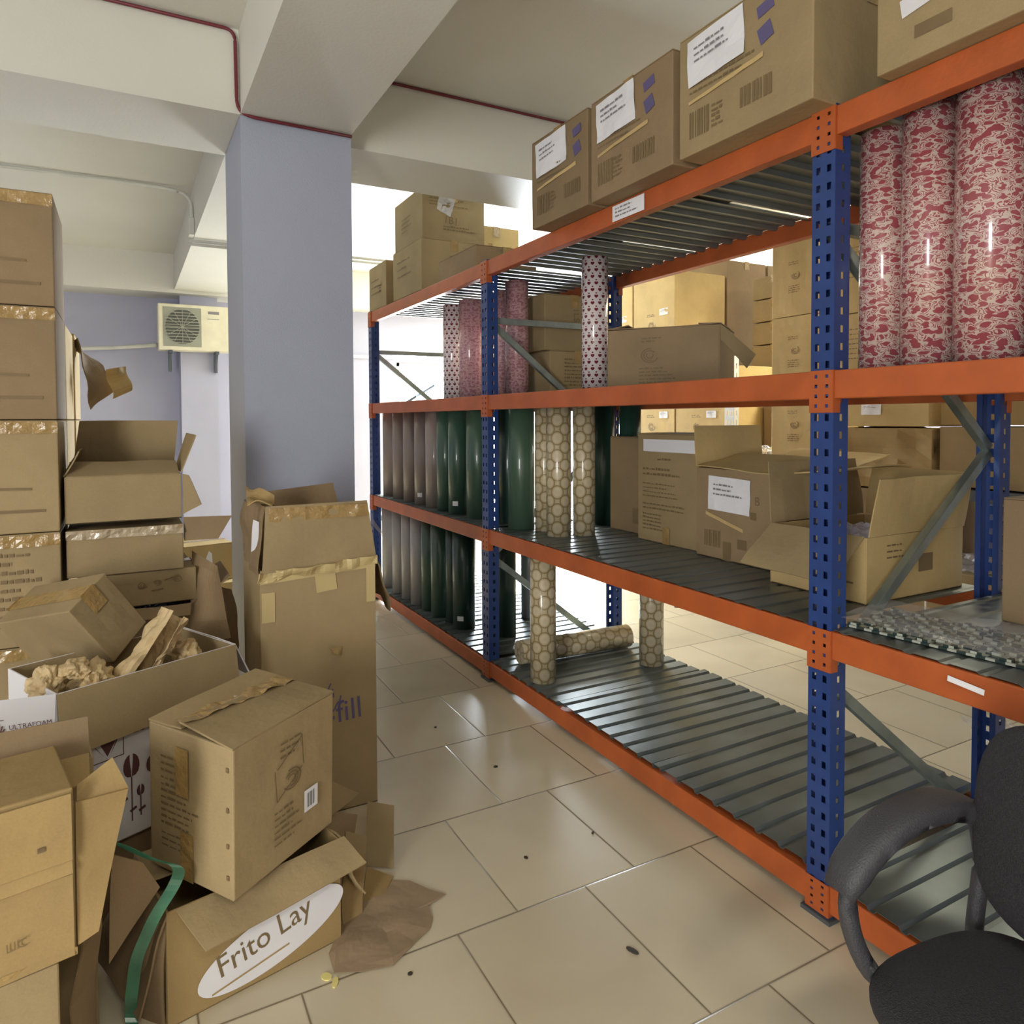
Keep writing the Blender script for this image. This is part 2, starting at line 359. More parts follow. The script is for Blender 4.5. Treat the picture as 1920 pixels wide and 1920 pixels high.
def carton(label, pos, dims, rot=None, yaw=0, mat=None, group=None, top='closed', flaps=None, draw=None, tape=True, ink=None, name='cardboard_box', seams=True, dent=.004):
    """pos = centre of the base; flaps {side: (angle, length[, skew])}; draw(faces, ink MB, paper list)"""
    _seed[0] += 1; sd = _seed[0]; w, d, h = dims; mat = mat or CB
    root = empty(name, label, 'box', pos, group, rot or eul(yaw))
    if top == 'closed':
        link('box_body', body_mesh(w, d, h, sd, dent), mat, root, bevel=.004)
        if seams:                                   # two outer flaps meeting on the centre line
            for s in (-1, 1):
                m = MB(); e = .0015
                if w >= d: m.box(-w/2+.001, w/2-.001, min(s*e, s*(d/2-.001)), max(s*e, s*(d/2-.001)), h+.0005, h+.0045)
                else: m.box(min(s*e, s*(w/2-.001)), max(s*e, s*(w/2-.001)), -d/2+.001, d/2-.001, h+.0005, h+.0045)
                m.build('flap', mat, root, bevel=.001)
        if tape:
            m = MB(); t = .028; z = h+(.0052 if seams else .001)
            if w >= d:
                m.box(-w/2-.001, w/2+.001, -t, t, z, z+.0008)
                for s in (-1, 1): m.box(min(s*(w/2+.0022), s*(w/2+.003)), max(s*(w/2+.0022), s*(w/2+.003)), -t, t, h-.07, h+.006)
            else:
                m.box(-t, t, -d/2-.001, d/2+.001, z, z+.0008)
                for s in (-1, 1): m.box(-t, t, min(s*(d/2+.0022), s*(d/2+.003)), max(s*(d/2+.0022), s*(d/2+.003)), h-.07, h+.006)
            m.build('packing_tape', TAPE, root)
    else:
        m = MB(); t = .005
        m.box(-w/2, w/2, -d/2, -d/2+t, 0, h); m.box(-w/2, w/2, d/2-t, d/2, 0, h)
        m.box(-w/2, -w/2+t, -d/2+t, d/2-t, 0, h); m.box(w/2-t, w/2, -d/2+t, d/2-t, 0, h); m.box(-w/2, w/2, -d/2, d/2, 0, t)
        m.build('box_body', mat, root, bevel=.0015)
    for k, fl in (flaps or {}).items():
        ang, ln = fl[0], fl[1]; fm = fl[2] if len(fl) > 2 and fl[2] else mat; ex = fl[3] if len(fl) > 3 else 0
        A, B, n = {'F': ((-w/2, -d/2, h), (w/2, -d/2, h), (0, -1, 0)), 'B': ((w/2, d/2, h), (-w/2, d/2, h), (0, 1, 0)),
                   'L': ((-w/2, d/2, h), (-w/2, -d/2, h), (-1, 0, 0)), 'R': ((w/2, -d/2, h), (w/2, d/2, h), (1, 0, 0))}[k]
        A, B, n = Vector(A), Vector(B), Vector(n); a = math.radians(ang)
        dr = -n*math.cos(a)+Vector((0, 0, 1))*math.sin(a)
        sh = (B-A).normalized()*.006
        m = MB(); o_ = n*.003+Vector((0, 0, .003)); m.sheet([A+sh+o_, B-sh+o_, B-sh*(2-ex)+o_+dr*ln, A+sh*(2+ex)+o_+dr*ln], 8, 6, .014, sd, 5)
        m.build('flap', fm, root, solid=.0045)
    if draw:
        f = faces(w, d, h); mb = MB(); papers = []
        draw(f, mb, papers)
        if mb.v: mb.build('printing', ink or INK, root)
        for nm, pmb, pm, sub in papers:
            q = pmb.build(nm, pm, root, solid=.0006 if nm != 'packing_tape' else 0)
            if sub: sub.build('printing', INKG, q)
    return root
def paper_label(F, a, b, w, h, rows=4, seed=1, ang=0, dash=True, e=.006, nm='paper_label'):
    m = MB(); c, s = math.cos(ang), math.sin(ang)
    P = [F.p(a+x*c-y*s, b+x*s+y*c, e) for x, y in ((0, 0), (w, 0), (w, h), (0, h))]
    m.sheet(P, 6, 6, .006, seed, 14)
    sub = None
    if dash:
        sub = MB(); F2 = Face(F.p(a, b, 0), F.u*c+F.v*s, F.v*c-F.u*s, F.n)
        F2.dashes(sub, w*.14, h*.74, w*.72, rows, h*.14, h*.05, seed, e+.0045)
    return (nm, m, PAPER, sub)
def panel(label, pts, mat=None, amp=.02, seed=1, group=None, name='cardboard_scrap', cat='cardboard', th=.004, parent=None):
    m = MB(); m.sheet(pts, 10, 8, amp, seed, 7); o = m.build(name, mat or CB, parent, solid=th)
    if not parent: tag(o, label, cat, group)
    return o
def rod(label, name, cat, pts, r, mat, n=10, parent=None, group=None, kind=None):
    m = MB(); m.tube(pts, r, n); o = m.build(name, mat, parent, smooth=True)
    if not parent: tag(o, label, cat, group, kind)
    return o
def bend(pts, r=.1, k=6):
    out = [Vector(pts[0])]
    for a, b, c in zip(pts, pts[1:], pts[2:]):
        a, b, c = Vector(a), Vector(b), Vector(c); p = b+(a-b).normalized()*min(r, (a-b).length/2); q = b+(c-b).normalized()*min(r, (c-b).length/2)
        for i in range(k+1): t = i/k; out.append(p*(1-t)**2+b*2*t*(1-t)+q*t*t)
    out.append(Vector(pts[-1])); return out
# ================================================================ STRUCTURE
X0, X1, Y0, Y1 = -3.0, 7.6, -3.0, 8.9
ZB, ZS = 2.85, 3.23
def struct(name, mb, mat): return tag(mb.build(name, mat), kind='structure')
m = MB(); m.box(X0-.1, X1+.1, Y0-.1, Y1+.1, -.1, 0); struct('floor', m, FLOOR)
m = MB(); m.box(X0-.1, X1+.1, Y0-.1, Y1+.1, ZS, ZS+.15); struct('ceiling', m, CEIL)
WX0, WX1, WZ0, WZ1 = 3.12, 5.9, .95, 2.2
m = MB()
m.box(X0, WX0, Y1, Y1+.15, 0, ZS); m.box(WX1, X1, Y1, Y1+.15, 0, ZS); m.box(WX0, WX1, Y1, Y1+.15, 0, WZ0); m.box(WX0, WX1, Y1, Y1+.15, WZ1, ZS)
struct('wall_far', m, WALL)
m = MB(); m.box(X0-.1, X0, Y0, Y1, 0, ZS); struct('wall_left', m, WALL)
m = MB(); m.box(X1, X1+.1, Y0, Y1, 0, ZS); struct('wall_right', m, WALL)
m = MB(); m.box(X0, X1, Y0-.1, Y0, 0, ZS); struct('wall_rear', m, WALL)
CX0, CX1, CY0, CY1 = .49, 1.003, 3.5, 4.05
m = MB(); m.box(CX0, CX1, CY0, CY1, 0, ZB-.002); struct('trim_1', m, COLM)['label'] = 'square lavender concrete column'
m = MB(); m.box(CX0, CX1, Y0, 8.45, ZB, ZS); struct('trim_2', m, CEIL)['label'] = 'deep ceiling beam over the column'
m = MB(); m.box(X0, CX0-.001, CY0, CY1+.02, ZB, ZS); struct('trim_3', m, CEIL)
m = MB(); m.box(CX1+.001, X1, 3.66, 4.19, ZB, ZS); struct('trim_4', m, CEIL)
m = MB(); m.box(X0, X1, 8.46, Y1, ZB-.03, ZS); struct('trim_5', m, CEIL)
m = MB(); m.box(.55, .93, 8.62, Y1, 0, ZB-.03); struct('trim_6', m, WALL)['label'] = 'lavender pilaster on the far wall under the air conditioner'
m = MB(); m.box(X0, CX0-.001, -1.2, -.7, ZB, ZS); m.box(CX1+.001, X1, -1.2, -.7, ZB, ZS); struct('trim_7', m, CEIL)
m = MB(); m.box(1.9, WX0-.02, Y1-.03, Y1, 2.235, 2.275); struct('trim_8', m, GREYW)
# window
wr = bpy.data.objects.new('window_1', None); COL.objects.link(wr); wr['kind'] = 'structure'
m = MB(); y0, y1 = Y1+.03, Y1+.09
m.box(WX0, WX1, y0, y1, WZ0, WZ0+.05); m.box(WX0, WX1, y0, y1, WZ1-.05, WZ1); m.box(WX0, WX0+.05, y0, y1, WZ0, WZ1); m.box(WX1-.05, WX1, y0, y1, WZ0, WZ1)
for x in (4.05, 4.98): m.box(x-.025, x+.025, y0, y1, WZ0, WZ1)
m.build('window_frame', GREYW, wr, bevel=.003)
m = MB(); m.box(WX0+.05, WX1-.05, Y1+.055, Y1+.061, WZ0+.05, WZ1-.05); m.build('pane', GLASS, wr)
m = MB(); m.bar((3.25, Y1+.0, 1.68), (3.55, Y1-.25, 1.9), .03, .03); m.build('stay_arm', BRACKET, wr)
# cables and conduits
rod('dark red cable clipped along the ceiling beam and down onto the column head', 'ceiling_cable', 'cable',
    bend([(-.9, 3.485, ZS-.012), (CX0-.02, 3.485, ZS-.012), (CX0-.016, 3.487, ZB+.02), (CX0+.03, 3.484, ZB-.008), (CX1+.0, 3.484, ZB-.012)], .05), .0075, CABLE)
rod('dark red cable along the ceiling right of the big beam', 'ceiling_cable', 'cable', [(CX1+.01, 3.64, ZS-.012), (1.6, 3.645, ZS-.01), (2.2, 3.64, ZS-.014), (3.2, 3.645, ZS-.012)], .0075, CABLE)
cr = empty('ceiling_conduit', 'white plastic conduit curving along the ceiling to a junction box on the beam', 'pipe', (0, 6, ZS-.02))
def loc(p): return (p[0], p[1]-6, p[2]-(ZS-.02))
m = MB(); m.tube([loc(p) for p in bend([(-2.9, 6.1, ZS-.02), (.30, 6.02, ZS-.02), (CX0-.014, 6.0, ZS-.06), (CX0-.014, 5.95, ZB+.12)], .22, 9)], .013); m.build('conduit', PVC, cr, smooth=True)
m = MB(); m.box(*[CX0-.04, CX0-.002, 5.90-6, 6.0-6, ZB+.0-ZS+.02, ZB+.13-ZS+.02]); m.build('junction_box', PVC, cr, bevel=.004)
rod('thin pair of white conduits crossing under the deep ceiling beam', 'ceiling_conduit', 'pipe', [(CX0-.03, 6.02, ZB-.016), (4.2, 6.02, ZB-.016)], .012, PVC)
rod('upper thin white conduit beside the crossing pair', 'ceiling_conduit', 'pipe', [(CX0-.03, 6.16, ZB-.014), (4.2, 6.16, ZB-.014)], .011, PVC)
# ================================================================ PALLET RACK
RX0, RX1 = 1.75, 2.66
LEV = [.108, .845, 1.585, 2.317]; BH = .08
PY = [-.80, 1.335, 3.505, 5.585]      # near side of each upright (75 mm wide)
rack = empty('pallet_rack', 'long four-level pallet rack with blue posts, orange beams and corrugated steel decks', 'rack', (RX0, 1.37, 0))
def rl(v): return (v[0]-RX0, v[1]-1.37, v[2])
def perf_plate(mb, O, U, V, uw, vh, ucuts, vstart, pitch, hh):
    """plate O + U*a + V*b with holes at u ranges ucuts, repeated every pitch"""
    O, U, V = Vector(O), Vector(U), Vector(V)
    us = [0]+[x for c in ucuts for x in c]+[uw]
    vs = [0]; b = vstart
    while b+hh < vh: vs += [b, b+hh]; b += pitch
    vs.append(vh)
    idx = {}
    def P(i, j):
        if (i, j) not in idx: idx[(i, j)] = len(mb.v); mb.v.append(tuple(O+U*us[i]+V*vs[j]))
        return idx[(i, j)]
    for i in range(len(us)-1):
        for j in range(len(vs)-1):
            if i % 2 == 1 and j % 2 == 1: continue
            mb.f.append((P(i, j), P(i+1, j), P(i+1, j+1), P(i, j+1)))
HP = 2.312
def post_mesh():
    m = MB(); w = .075; dd = .062
    perf_plate(m, (0, 0, .012), (0, 1, 0), (0, 0, 1), w, HP, [(.013, .027), (.048, .062)], .03, .05, .02)
    perf_plate(m, (0, 0, .012), (1, 0, 0), (0, 0, 1), dd, HP, [(.026, .040)], .03, .05, .02)
    perf_plate(m, (0, w, .012), (1, 0, 0), (0, 0, 1), dd, HP, [(.026, .040)], .03, .05, .02)
    m.quad((dd, 0, .012), (dd, .018, .012), (dd, .018, HP), (dd, 0, HP)); m.quad((dd, w, .012), (dd, w-.018, .012), (dd, w-.018, HP), (dd, w, HP))
    me = bpy.data.meshes.new('upright'); me.from_pydata(m.v, [], m.f); me.materials.append(BLUE); return me
pm = post_mesh()
fm = MB(); fm.box(-.012, .075, -.012, .087, 0, .012); fm_me = None
for yi, y in enumerate(PY):
    for side in (0, 1):
        o = link('upright', pm, None, rack, solid=.0022)
        if side == 0: o.location = rl((RX0, y, 0))
        else: o.location = rl((RX1, y+.075, 0)); o.rotation_euler.z = PI
        b = MB(); b.box(-.012, .075, -.012, .087, 0, .012); f = b.build('foot_plate', BRACKET, o)
    yc = y+.0375
    segs = [((RX0+.05, 2.0), (RX1-.05, 2.0)), ((RX0+.05, 1.985), (RX1-.045, 1.345)), ((RX1-.045, 1.33), (RX0+.05, .70)), ((RX0+.05, .675), (RX1-.045, .035))]
    for (xa, za), (xb, zb) in segs:
        b = MB(); a_ = Vector(rl((xa, yc, za))); b_ = Vector(rl((xb, yc, zb)))
        d = (b_-a_).normalized(); up = Vector((0, 1, 0)); sd = d.cross(up)
        b.bar(a_, b_, .03, .003, up); b.bar(a_+sd*.015+up*.012, b_+sd*.015+up*.012, .003, .025, up); b.bar(a_-sd*.015+up*.012, b_-sd*.015+up*.012, .003, .025, up)
        b.build('brace', GALV, rack)
def plate_mesh():
    m = MB(); perf_plate(m, (0, 0, 0), (0, 1, 0), (0, 0, 1), .077, .12, [(.014, .024), (.05, .06)], .014, .028, .010)
    m.quad((0, 0, 0), (.03, 0, 0), (.03, 0, .12), (0, 0, .12)); m.quad((0, .077, 0), (.03, .077, 0), (.03, .077, .12), (0, .077, .12))
    me = bpy.data.meshes.new('end_plate'); me.from_pydata(m.v, [], m.f); me.materials.append(ORANGE); return me
plm = plate_mesh()
for li, z in enumerate(LEV):
    for bi in range(3):
        ya, yb = PY[bi]+.075, PY[bi+1]
        for side in (0, 1):
            m = MB(); x0 = RX0 if side == 0 else RX1-.045
            if side == 0:
                m.box(0, .045, ya-PY[bi]-.075+.001, yb-PY[bi]-.075-.001, -BH, 0)
            else:
                m.box(0, .045, .001, yb-ya-.001, -BH, 0)
            o = m.build('beam', ORANGE, rack, bevel=.004); o.location = rl((x0, ya, z))
    for pi, y in enumerate(PY):
        for side in (0, 1):
            o = link('end_plate', plm, None, rack, solid=.003)
            if side == 0: o.location = rl((RX0-.004, y-.001, z-.119 if z > .2 else z-.092))
            else: o.location = rl((RX1+.004, y+.076, z-.119 if z > .2 else z-.092)); o.rotation_euler.z = PI
            if z < .2: o.scale.z = .78
def deck_mesh(wy, lo=.008, inset=0):
    """corrugated steel panel, ridges along X"""
    m = MB(); lx = RX1-RX0-.012-2*inset; prof = []; y = 0; p = .092
    while y < wy-.01:
        for dy, z in ((0, lo), (.014, lo), (.022, .022), (.084, .022)): prof.append((min(y+dy, wy), z))
        y += p
    prof.append((wy, lo))
    for a, b in zip(prof, prof[1:]):
        if b[0]-a[0] > 1e-5: m.quad((0, a[0], a[1]), (lx, a[0], a[1]), (lx, b[0], b[1]), (0, b[0], b[1]))
    me = bpy.data.meshes.new('deck_panel'); me.from_pydata(m.v, [], m.f)
    bm = bmesh.new(); bm.from_mesh(me); bmesh.ops.remove_doubles(bm, verts=bm.verts, dist=1e-5); bm.to_mesh(me); bm.free(); me.materials.append(DECK); return me
rnd = random.Random(4)
dks = {}
for li, z in enumerate(LEV):
    for bi in range(3):
        ya, yb = PY[bi]+.078, PY[bi+1]-.003; n = 3; wy = (yb-ya)/n
        lo = (.012, .018, .006, .006)[li]; ins = (0, 0, .041, .041)[li]; key = (round(wy, 4), lo)
        if key not in dks: dks[key] = deck_mesh(wy, lo, ins)
        for k in range(n):
            o = link('deck_panel', dks[key], None, rack, solid=.0015)
            z_ = z-lo+.0015 if li < 2 else z-.0225
            if li == 0 and bi == 1: o.location = rl((RX0+.006+(.0, -.012, .008)[k]*0+.004, ya+wy*k, z_+(.014, .004, .0)[k])); o.rotation_euler.z = (.012, -.01, .004)[k]; o.rotation_euler.x = (.0, .008, 0)[k]
            else: o.location = rl((RX0+.006+ins, ya+wy*k, z_))
m = MB(); F = Face(rl((RX0-.006, 2.36, 2.243)), (0, -1, 0), (0, 0, 1), (-1, 0, 0)); F.rect(m, 0, 0, .2, .062, 0)
tag(m.build('beam_label', PAPER, rack, solid=.001), 'white paper label on the top beam'); m = MB(); F.dashes(m, .02, .045, .16, 3, .015, .006, 4, .002); m.build('printing', INKG, bpy.data.objects['beam_label'])
m = MB(); F = Face(rl((RX0-.006, 1.006, .80)), (0, -1, 0), (0, 0, 1), (-1, 0, 0)); F.rect(m, 0, .012, .085, .014, 0, -.1); tag(m.build('tape_strip', PAPER, rack, solid=.001), 'white tape strip on the orange beam')
DZ = .0025   # deck ridge tops sit at beam top level
# ================================================================ GIFT WRAP ROLLS
_rm = {}
def roll_mesh(r, h):
    k = (r, h)
    if k in _rm: return _rm[k]
    n = 32; v = []; f = []; uv = []
    rc = .022
    for zz in (0, h):
        for j in range(n): a = 2*PI*j/n; v.append((r*math.cos(a), r*math.sin(a), zz))
    for zz in (0, h):
        for j in range(n): a = 2*PI*j/n; v.append((rc*math.cos(a), rc*math.sin(a), zz))
    for j in range(n): f.append((j, (j+1) % n, n+(j+1) % n, n+j))
    for j in range(n): f.append((n+j, n+(j+1) % n, 3*n+(j+1) % n, 3*n+j)); f.append((j, 2*n+j, 2*n+(j+1) % n, (j+1) % n))
    me = bpy.data.meshes.new('paper_wrap'); me.from_pydata(v, [], f)
    ul = me.uv_layers.new(name='UVMap')
    for p in me.polygons:
        js = [me.loops[l].vertex_index for l in p.loop_indices]
        for l, vi in zip(p.loop_indices, js):
            j = vi % n; u = j/n*2*PI*r
            if p.index < n and j == 0 and max(x % n for x in js) == n-1: u = 2*PI*r
            ul.data[l].uv = (u, v[vi][2] + (0 if vi < 2*n else .01))
    me.polygons.foreach_set('use_smooth', [i < n for i in range(len(me.polygons))])
    m = MB(); m.tube([(0, 0, .002), (0, 0, h*.5), (0, 0, h-.002)], rc, 20, False); c = bpy.data.meshes.new('core_tube'); c.from_pydata(m.v, [], m.f); c.materials.append(CORE)
    _rm[k] = (me, c); return _rm[k]
def roll(label, x, y, z, mat, r=.062, h=.7, group=None, rot=None, sticker=None, spin=0):
    root = empty('gift_wrap_roll', label, 'gift wrap roll', (x, y, z), group, (rot or Matrix.Identity(4)) @ Matrix.Rotation(spin, 4, 'Z'))
    pm_, cm = roll_mesh(r, h)
    me = pm_.copy(); me.materials.clear(); o = link('paper_wrap', me, mat, root)
    link('core_tube', cm, None, root, solid=.003)
    if sticker is not None:
        m = MB(); a0 = sticker-spin
        for k in range(4):
            a, b = a0-.28+k*.14, a0-.28+(k+1)*.14; q = r+.0015
            m.quad((q*math.cos(a), q*math.sin(a), .055), (q*math.cos(b), q*math.sin(b), .055), (q*math.cos(b), q*math.sin(b), .085), (q*math.cos(a), q*math.sin(a), .085))
        m.build('sticker', PAPER, root)
    return root
Z1, Z2, Z3, Z4 = [z+(.0128, .0068, .0015, .0015)[i] for i, z in enumerate(LEV)]
T2 = 'taupe rolls standing at the far end of the middle shelf'
for i, (x, y) in enumerate([(1.865, 5.47), (1.865, 5.235), (1.865, 5.0), (1.865, 4.77), (1.865, 4.555)]):
    roll(['taupe paper roll tight against the far blue post, middle shelf', 'second taupe roll from the far post in the front row, middle shelf', 'third taupe roll from the far post in the front row, middle shelf',
          'taupe roll with white sticker near its foot, middle shelf', 'taupe roll touching the first green roll in the front row, middle shelf'][i], x, y, Z2, R_TAUPE, .064, .665, T2, spin=i, sticker=3.9 if i == 3 else None)
for i, y in enumerate([5.35, 5.115, 4.885, 4.66]): roll('taupe paper roll added in the unseen second row on the middle shelf to block light', 2.0, y, Z2, R_TAUPE, .064, .665, T2, spin=i)  # unseen row added to stop light between the front taupe rolls
G2 = 'green rolls in the far bay of the middle shelf'
roll('slim mid-green roll directly beside the last taupe roll, middle shelf', 1.865, 4.36, Z2, R_GREEN, .062, .68, G2)
roll('green roll with white sticker near its foot on the middle shelf', 1.865, 4.17, Z2, R_GREEN, .062, .68, G2, sticker=4.0)
roll('widest green roll just left of the middle blue post, middle shelf', 1.90, 3.94, Z2, R_OLIVE, .075, .69, G2)
for y in (4.27, 4.07): roll('green paper roll added in the unseen second row on the middle shelf to block light', 2.0, y, Z2, R_GREEN, .06, .68, G2)  # unseen green rolls added to close the bright gaps
roll('green roll half hidden behind the middle blue post, middle shelf', 2.02, 3.80, Z2, R_DKGREEN, .062, .68, G2)
G3 = 'rolls right of the middle post on the middle shelf'
roll('dark green roll squeezed right behind the middle blue post, middle shelf', 1.96, 3.66, Z2, R_DKGREEN, .06, .66, G3)
roll('stout green roll right of the middle blue post, middle shelf', 1.915, 3.43, Z2, R_OLIVE, .073, .685, G3)
roll('gold scale-patterned roll, left one of three on the middle shelf', 1.99, 3.30, Z2, R_GOLD, .055, .68, G3, spin=1)
roll('gold scale-patterned roll, front one of three on the middle shelf', 1.96, 3.115, Z2, R_GOLD, .064, .68, G3, spin=2)
roll('gold scale-patterned roll, right one of three on the middle shelf', 2.09, 3.075, Z2, R_GOLD, .058, .68, G3, spin=3)
roll('dark green roll behind the gold rolls near the back brace', 2.40, 3.33, Z2, R_DKGREEN, .06, .67, G3)
roll('dark green roll nearest the rear blue post behind the gold rolls', 2.47, 3.18, Z2, R_DKGREEN, .06, .67, G3)
T1 = 'rolls standing on the bottom shelf in the far bay'
lab1 = ['pale grey roll against the far post, bottom shelf', 'second pale grey roll from the far post, bottom shelf', 'third pale grey roll from the far post, bottom shelf', 'pale grey roll touching the first green one, bottom shelf']
for i, y in enumerate([5.49, 5.25, 5.04, 4.845]): roll(lab1[i], 1.86, y, Z1, R_GREY, .066, .68, T1, spin=i)
for i, y in enumerate([5.37, 5.15, 4.95]): roll('pale grey roll added in the unseen second row of the bottom shelf to block light', 2.0, y, Z1, R_GREY, .064, .68, T1)  # unseen grey rolls added to block light through the front row
roll('slim green roll next to the grey rolls, bottom shelf', 1.865, 4.66, Z1, R_GREEN, .06, .69, T1)
roll('glossy green roll with a bright streak, bottom shelf left of the slate green ones', 1.865, 4.475, Z1, R_GREEN, .063, .69, T1)
roll('dark slate-green roll beside the stickered one, bottom shelf', 1.90, 4.31, Z1, R_DKGREEN, .06, .69, T1)
roll('wide dark green roll with white sticker at its foot, bottom shelf', 1.895, 4.155, Z1, R_DKGREEN, .072, .70, T1, sticker=3.95)
roll('dark green roll set back left of the middle post, bottom shelf', 2.03, 4.03, Z1, R_DKGREEN, .062, .69, T1)
roll('dark green roll nearest the middle post, bottom shelf', 2.05, 3.87, Z1, R_DKGREEN, .062, .69, T1)
roll('grey-green roll at the back edge of the bottom shelf behind the middle post', 2.38, 4.15, Z1, R_GREY, .06, .69, T1)
roll('gold scale-patterned roll standing at the front edge of the bottom shelf', 1.855, 3.10, Z1, R_GOLD, .066, .70, 'gold rolls on the bottom shelf', spin=1)
roll('gold scale-patterned roll standing at the back of the bottom shelf', 2.50, 3.03, Z1, R_GOLD, .066, .70, 'gold rolls on the bottom shelf', spin=2)
roll('gold scale-patterned roll lying across the bottom shelf', 1.86, 3.36, Z1+.066, R_GOLD, .064, .70, 'gold rolls on the bottom shelf', rot=Matrix.Rotation(PI/2, 4, 'Y') @ Matrix.Rotation(.06, 4, 'X'))
S3 = 'red and cream swirl rolls on the upper shelf'
roll('red swirl roll nearest the near blue post, shortest of the swirl rolls', 1.90, 1.292, Z3, R_SWIRL, .062, .665, S3, spin=0)
roll('red swirl roll second from the near blue post', 1.885, 1.152, Z3, R_SWIRL, .066, .69, S3, spin=1)
roll('red swirl roll, biggest and brightest streaked, third from the near post', 1.885, .998, Z3, R_SWIRL, .078, .70, S3, spin=2.5)
roll('red swirl roll cut off by the right picture edge', 1.93, .835, Z3, R_SWIRL, .072, .69, S3, spin=4)
roll('red swirl roll standing just outside the right picture edge', 2.06, .93, Z3, R_SWIRL, .07, .66, S3, spin=4)
roll('white roll with maroon hearts beside the big open carton, upper shelf', 2.075, 2.955, Z3, R_HEART, .066, .665, 'hearts rolls on the upper shelf')
roll('white roll with maroon hearts in the far bay of the upper shelf', 2.05, 4.66, Z3, R_HEART, .066, .67, 'hearts rolls on the upper shelf')
P3 = 'pink patterned rolls on the upper shelf'
roll('slim pink roll at the far end behind the hearts roll', 2.16, 4.87, Z3, R_PINK, .06, .67, P3)
roll('wide pink patterned roll left of the middle blue post, upper shelf', 2.05, 4.36, Z3, R_PINK, .078, .66, P3, spin=2)
roll('pink roll half behind the middle blue post, upper shelf', 2.12, 4.14, Z3, R_PINK, .07, .67, P3, spin=1)
roll('pink roll just right of the middle blue post, upper shelf', 2.12, 3.965, Z3, R_PINK, .068, .665, P3, spin=3)
roll('pink roll with bright plastic glint under the top shelf, right of the post', 2.06, 3.735, Z3, R_PINK, .07, .68, P3, spin=4)
# ================================================================ CARTONS ON TOP SHELF
def top_draw(seed):
    def dr(f, mb, pp):
        F = f['L']; w = .47
        F.bars(mb, .05, .05, .09, .085, seed=seed); F.bars(mb, .27, .07, .12, .06, seed=seed+1); F.dashes(mb, .15, .12, .06, 5, .016, .01, seed)
        F.dashes(mb, .05, .235, .3, 3, .02, .008, seed+4)
        pp.append(paper_label(F, .05, .215, .24, .15, 3, seed, .05, e=.006))
        m = MB(); m.sheet([F.p(.05, .16, .004), F.p(.36, .185, .004), F.p(.36, .20, .004), F.p(.05, .17, .004)], 8, 1, .004, seed, 20); pp.append(('torn_strip', m, CBL, None))
        m = MB(); F.rect(m, .35, .22, .05, .05, .0025, .3); F.rect(m, .34, .30, .06, .035, .0025, .2); pp.append(('logo_print', m, INKP, None))
    return dr
TG = 'labelled cartons along the top shelf'
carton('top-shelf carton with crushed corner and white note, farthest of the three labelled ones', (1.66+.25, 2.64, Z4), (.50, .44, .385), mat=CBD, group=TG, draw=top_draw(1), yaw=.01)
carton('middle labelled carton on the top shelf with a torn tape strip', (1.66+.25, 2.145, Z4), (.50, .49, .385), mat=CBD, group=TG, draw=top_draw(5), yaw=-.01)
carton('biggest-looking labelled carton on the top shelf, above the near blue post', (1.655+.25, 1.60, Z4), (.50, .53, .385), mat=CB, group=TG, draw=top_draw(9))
def d4(f, mb, pp):
    F = f['L']; F.dashes(mb, .05, .33, .4, 4, .02, .007, 7); F.rect(mb, .1, .05, .09, .03); F.dashes(mb, .2, .12, .3, 2, .02, .01, 8)
    m = MB(); F.rect(m, .07, .11, .36, .045, .004, .16); pp.append(('torn_strip', m, CBW, None))
carton('large carton with pale torn stripe at the top right above the swirl rolls', (1.70+.26, .87, Z4), (.52, .62, .40), group=TG, draw=d4, mat=CB)
carton('dark carton set back on the top shelf between the labelled ones', (2.42, 1.2, Z4), (.36, .5, .33), mat=CBD, group=TG)
def dA(f, mb, pp):
    F = f['F']; F.text(mb, '1R', .2, .25, .05, -1.45); F.text(mb, '1B3', .27, .28, .05, -1.45); F.text(mb, 'IIF', .33, .22, .05, -1.45); F.dashes(mb, .3, .3, .15, 3, .03, .006, 4)
    G = f['L']; G.dashes(mb, .1, .25, .3, 3, .05, .01, 5)
FG = 'cartons on the far end of the top shelf'
carton('small carton at the far left end of the top shelf', (1.75+.2, 5.42, Z4), (.40, .42, .335), group=FG, mat=CB, draw=lambda f, mb, pp: (f['L'].text(mb, 'IIL', .30, .12, .08, 1.5), f['L'].dashes(mb, .05, .22, .3, 3, .05, .012, 3)))
carton('lower carton of the pair left of the middle post, top shelf', (1.75+.24, 4.765, Z4), (.48, .57, .34), group=FG, mat=CB, draw=dA)
def dB(f, mb, pp):
    F = f['F']; F.text(mb, '1B1', .15, .12, .07, -.1); F.dashes(mb, .05, .27, .3, 3, .02, .01, 5); F.dashes(mb, .15, .09, .25, 2, .02, .01, 9)
    G = f['L']; G.dashes(mb, .15, .2, .2, 4, .03, .01, 6)
    m = MB(); m.sheet([F.p(.10, .2, .006), F.p(.2, .16, .006), F.p(.24, .28, .006), F.p(.12, .3, .006)], 6, 6, .02, 3, 30); pp.append(('loose_film', m, FILM, None))
carton('upper carton of the pair, its top hidden by the ceiling beam', (1.765+.23, 4.77, Z4+.345), (.46, .55, .335), group=FG, mat=CB, draw=dB)
def dC(f, mb, pp):
    F = f['F']; F.text(mb, 'RB', .13, .32, .07, -1.5); F.text(mb, 'IF', .12, .44, .05, -1.5); F.text(mb, 'Fi', .13, .14, .05, -1.5)
carton('bright sunlit carton marked RB behind the pair on the top shelf', (2.46, 4.75+.22, Z4), (.38, .40, .56), group=FG, mat=CBL, draw=dC)  # sunlight on this carton is put into its paler board
carton('low flat carton lying behind the top beam right of the middle post', (1.98, 3.98, Z4), (.40, .55, .13), group=FG, mat=CBD)
